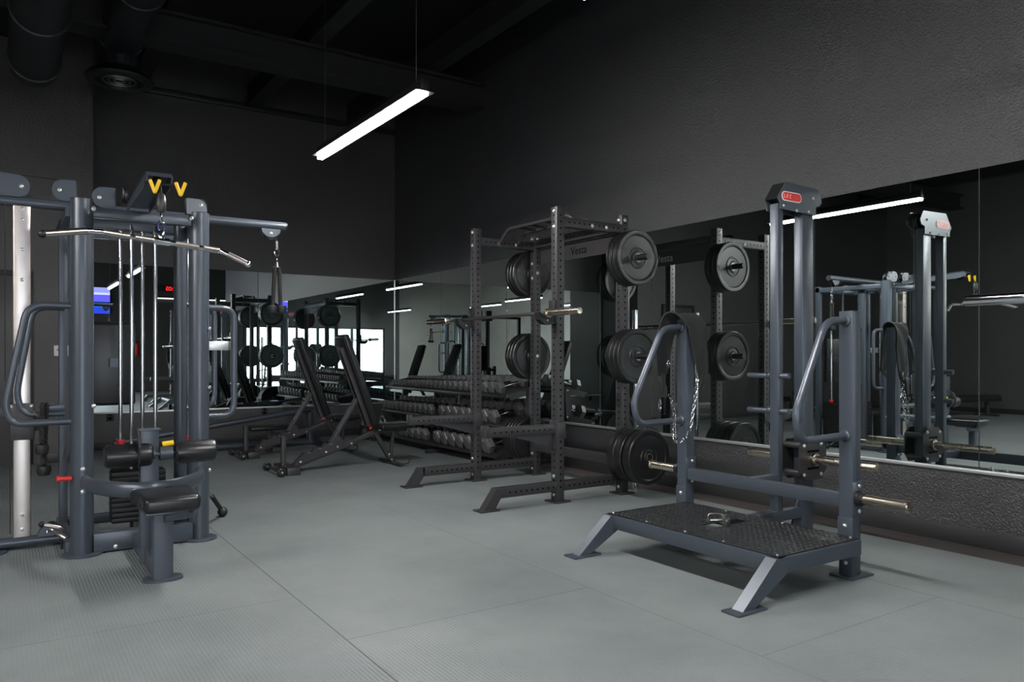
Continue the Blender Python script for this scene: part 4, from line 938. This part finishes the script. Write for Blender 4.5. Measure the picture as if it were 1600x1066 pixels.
# ------------------------------------------------------------------ things behind / left of the camera, seen only in the mirrors
tv = thing('wall_television', 'wall television with bright blue picture above the entrance, reflected in back mirror', 'television', (2.1, YF, 2.85))
part('screen', MB().box(1.35, 2.84, YF + .045, YF + .05, 2.46, 3.28), M_screen, tv)
part('bezel', MB().box(1.33, 2.86, YF + .01, YF + .045, 2.44, 3.30, .004), M_black, tv)
ck = thing('digital_clock', 'black wall clock with red digits reading 17:05, reflected in back mirror', 'clock', (4.7, YF, 3.33))
part('case', MB().box(4.2, 5.2, YF + .0, YF + .04, 3.22, 3.44, .004), M_black, ck)
mt = Matrix.Translation((4.66, YF + .045, 3.33)) @ Matrix(((-1, 0, 0, 0), (0, 0, 1, 0), (0, 1, 0, 0), (0, 0, 0, 1)))
text_obj('17:05', .19, .001, mt, M_digit, 'digits', ck)
wl_ = thing('wall_light_bar', 'thin white light bar on the wall under the digital clock', 'light', (5.5, YF, 3.03))
part('housing', MB().box(4.1, 6.9, YF, YF + .04, 3.03, 3.06), M_black, wl_)
part('diffuser', MB().box(4.1, 6.9, YF + .005, YF + .045, 3.0, 3.03), mat('dim_led', (.9, .9, .9), .5, emit=(1, .97, .9), estr=2.2), wl_)
ex = thing('fire_extinguisher', 'small red extinguisher on the wall by the entrance, reflected in back mirror', 'fire extinguisher', (3.6, YF + .1, 1.2))
part('cylinder', MB().lathe([(.01, 0), (.06, .005), (.07, .03), (.07, .30), (.055, .36), (.02, .39)], (3.6, YF + .085, 1.15), (0, 0, 1), 20), M_red, ex)
part('valve', MB().cyl((3.6, YF + .085, 1.54), (3.6, YF + .085, 1.58), .02).bar((3.56, YF + .085, 1.60), (3.68, YF + .085, 1.60), .02, .02), M_black, ex)
fb = thing('flat_bench', 'low black padded bench by the entrance, reflected in back mirror', 'bench', (2.2, -4.9, 0))
part('pad', MB().box(1.3, 3.0, -5.05, -4.70, .28, .40, .03, 3), M_vinyl, fb)
for x in (1.5, 2.8): part('leg', MB().bar((x, -4.88, .01), (x, -4.88, .28), .06, .06).bar((x, -5.1, .02), (x, -4.65, .02), .06, .04), M_rack, fb)
bk = thing('exercise_bike', 'exercise bike with large front wheel by the window, reflected in back mirror', 'exercise bike', (2.4, -5.3, 0))
wh_ = MB(); wh_.tube([(2.35 + .26 * math.cos(a * PI / 16), -5.35, .42 + .26 * math.sin(a * PI / 16)) for a in range(32)], .022, 8, closed=True)
for a in range(6): wh_.cyl((2.35, -5.35, .42), (2.35 + .25 * math.cos(a * PI / 3), -5.35, .42 + .25 * math.sin(a * PI / 3)), .008, 6)
part('wheel', wh_, M_steel, bk)
part('frame', MB().bar((2.35, -5.30, .42), (1.75, -5.30, .35), .05, .05).bar((2.35, -5.30, .42), (2.30, -5.30, 1.0), .05, .05).bar((1.75, -5.30, .35), (1.65, -5.30, .85), .05, .05).bar((2.4, -5.55, .03), (2.4, -5.05, .03), .06, .05).bar((1.6, -5.55, .03), (1.6, -5.05, .03), .06, .05).bar((1.6, -5.3, .03), (1.75, -5.3, .35), .05, .05).bar((2.4, -5.3, .03), (2.35, -5.3, .42), .05, .05), M_rack, bk)
part('saddle', MB().box(1.52, 1.78, -5.40, -5.20, .84, .90, .02), M_vinyl, bk)
part('handlebar', MB().tube([(2.20, -5.50, 1.10), (2.32, -5.48, 1.02), (2.32, -5.12, 1.02), (2.20, -5.10, 1.10)], .014, 10, .04), M_black, bk)

def body_mesh(nodes, edges, name, parent, m, sub=2):
    me = bpy.data.meshes.new(name); o = bpy.data.objects.new(name, me); COL.objects.link(o)
    keys = list(nodes); me.from_pydata([V(nodes[k][0]) - ORG[parent] for k in keys], [(keys.index(a), keys.index(b)) for a, b in edges], [])
    md = o.modifiers.new('skin', 'SKIN'); md.use_smooth_shade = True
    sv = me.skin_vertices[0].data
    for i, k in enumerate(keys): r = nodes[k][1]; sv[i].radius = (r, r) if not isinstance(r, tuple) else r; sv[i].use_root = (i == 0)
    o.modifiers.new('sub', 'SUBSURF').levels = sub; o.modifiers['sub'].render_levels = sub
    dg = bpy.context.evaluated_depsgraph_get(); m2 = bpy.data.meshes.new_from_object(o.evaluated_get(dg)); bpy.data.objects.remove(o)
    m2.materials.clear(); m2.materials.append(m); q = bpy.data.objects.new(name, m2); COL.objects.link(q); q.parent = parent; ORG[q] = ORG[parent]
    for p in m2.polygons: p.use_smooth = True
    return q
px, py = 4.55, -4.9
pe = thing('person', 'person standing with light brown hair, dark top and olive camouflage trousers, reflected in back mirror', 'person', (px, py, 0))
N = {'pel': ((px, py, .93), (.15, .11)), 'wai': ((px, py, 1.08), (.125, .09)), 'che': ((px, py, 1.28), (.16, .105)), 'nk': ((px, py + .01, 1.44), .055), 'hd': ((px, py + .02, 1.56), .075), 'hd2': ((px, py + .02, 1.64), .08),
     'shl': ((px + .17, py, 1.38), .055), 'ell': ((px + .22, py + .02, 1.12), .042), 'wrl': ((px + .20, py + .12, .90), .028), 'hnl': ((px + .19, py + .16, .83), .03),
     'shr': ((px - .17, py, 1.38), .055), 'elr': ((px - .22, py + .02, 1.12), .042), 'wrr': ((px - .20, py + .12, .90), .028), 'hnr': ((px - .19, py + .16, .83), .03),
     'hil': ((px + .09, py, .86), .09), 'knl': ((px + .11, py + .03, .48), .062), 'anl': ((px + .12, py, .09), .042), 'fol': ((px + .12, py + .13, .04), .036),
     'hir': ((px - .09, py, .86), .09), 'knr': ((px - .11, py + .03, .48), .062), 'anr': ((px - .12, py, .09), .042), 'for': ((px - .12, py + .13, .04), .036)}
E_ = [('pel', 'wai'), ('wai', 'che'), ('che', 'nk'), ('nk', 'hd'), ('hd', 'hd2'), ('che', 'shl'), ('shl', 'ell'), ('ell', 'wrl'), ('wrl', 'hnl'), ('che', 'shr'), ('shr', 'elr'), ('elr', 'wrr'), ('wrr', 'hnr'),
      ('pel', 'hil'), ('hil', 'knl'), ('knl', 'anl'), ('anl', 'fol'), ('pel', 'hir'), ('hir', 'knr'), ('knr', 'anr'), ('anr', 'for')]
# fingers
for s, hk in ((1, 'hnl'), (-1, 'hnr')):
    c = V(N[hk][0])
    for i in range(4):
        a = 'f%s%d' % (hk, i); o0 = c + V((s * -.018 + s * .012 * i, .012, -.03)); N[a + 'a'] = (o0, .009); N[a + 'b'] = (o0 + V((0, .006, -.035 - .004 * (i in (1, 2)))), .008); N[a + 'c'] = (o0 + V((0, -.002, -.06 - .006 * (i in (1, 2)))), .007)
        E_ += [(hk, a + 'a'), (a + 'a', a + 'b'), (a + 'b', a + 'c')]
    N['t' + hk] = (c + V((-s * .03, .02, -.01)), .009); N['t2' + hk] = (c + V((-s * .045, .028, -.035)), .008); E_ += [(hk, 't' + hk), ('t' + hk, 't2' + hk)]
body = body_mesh(N, E_, 'body', pe, M_skin)
T = {k: (N[k][0], tuple(x + .014 for x in (N[k][1] if isinstance(N[k][1], tuple) else (N[k][1],) * 2))) for k in ('che', 'wai', 'pel', 'shl', 'ell', 'shr', 'elr', 'wrl', 'wrr')}
body_mesh(T, [('che', 'wai'), ('wai', 'pel'), ('che', 'shl'), ('shl', 'ell'), ('ell', 'wrl'), ('che', 'shr'), ('shr', 'elr'), ('elr', 'wrr')], 'top', pe, M_fabric)
T = {k: (N[k][0], tuple(x + .016 for x in (N[k][1] if isinstance(N[k][1], tuple) else (N[k][1],) * 2))) for k in ('pel', 'hil', 'knl', 'anl', 'hir', 'knr', 'anr')}
body_mesh(T, [('pel', 'hil'), ('hil', 'knl'), ('knl', 'anl'), ('pel', 'hir'), ('hir', 'knr'), ('knr', 'anr')], 'trousers', pe, M_camo)
part('hair', MB().ball((px, py - .01, 1.63), .098, 1, 1, 1.05, 20).ball((px, py - .05, 1.50), .085, 1.15, .55, 1.4, 18), M_hair, pe)
part('shoe', MB().box(px + .07, px + .17, py - .07, py + .19, 0, .085, .03, 3), M_black, pe); part('shoe', MB().box(px - .17, px - .07, py - .07, py + .19, 0, .085, .03, 3), M_black, pe)
part('face', MB().ball((px - .03, py + .098, 1.61), .009).ball((px + .03, py + .098, 1.61), .009).ball((px, py + .108, 1.585), .012).ball((px, py + .10, 1.55), .012, 1.6, .6, .5), M_skin, pe)

b3 = copy_tree(b1); b3.location = (-2.3, 8.4, 0); b3['label'] = 'black incline bench left of the cable station, seen only in the mirrors'
fb2 = copy_tree(fb); fb2.location = (-5.2, 7.2, 0); fb2.rotation_euler = (0, 0, .15); fb2['label'] = 'low black padded bench near the left wall, reflected at right picture edge'
ps = thing('plate_stand', 'white and black plate stand holding stacked plates near left wall, reflected at right', 'plate stand', (-5.3, 7.75, 0))
part('cabinet', MB().box(-5.5, -5.1, 7.6, 8.0, 0, .75, .01), M_trim, ps); part('foot', MB().box(-5.6, -5.0, 7.5, 8.1, 0, .04, .01), M_rack, ps)
part('peg', MB().cyl((-5.1, 7.8, .62), (-4.6, 7.8, .62), .025), M_nickel, ps)
for i in range(5):
    o = plate(-5.02 + i * .07, 7.8, .62, .18, .05, 'black plate on the stand near the left wall, %s from the cabinet' % ORD[i], 'plates on the stand near the left wall'); o.rotation_euler = (0, 0, PI / 2)
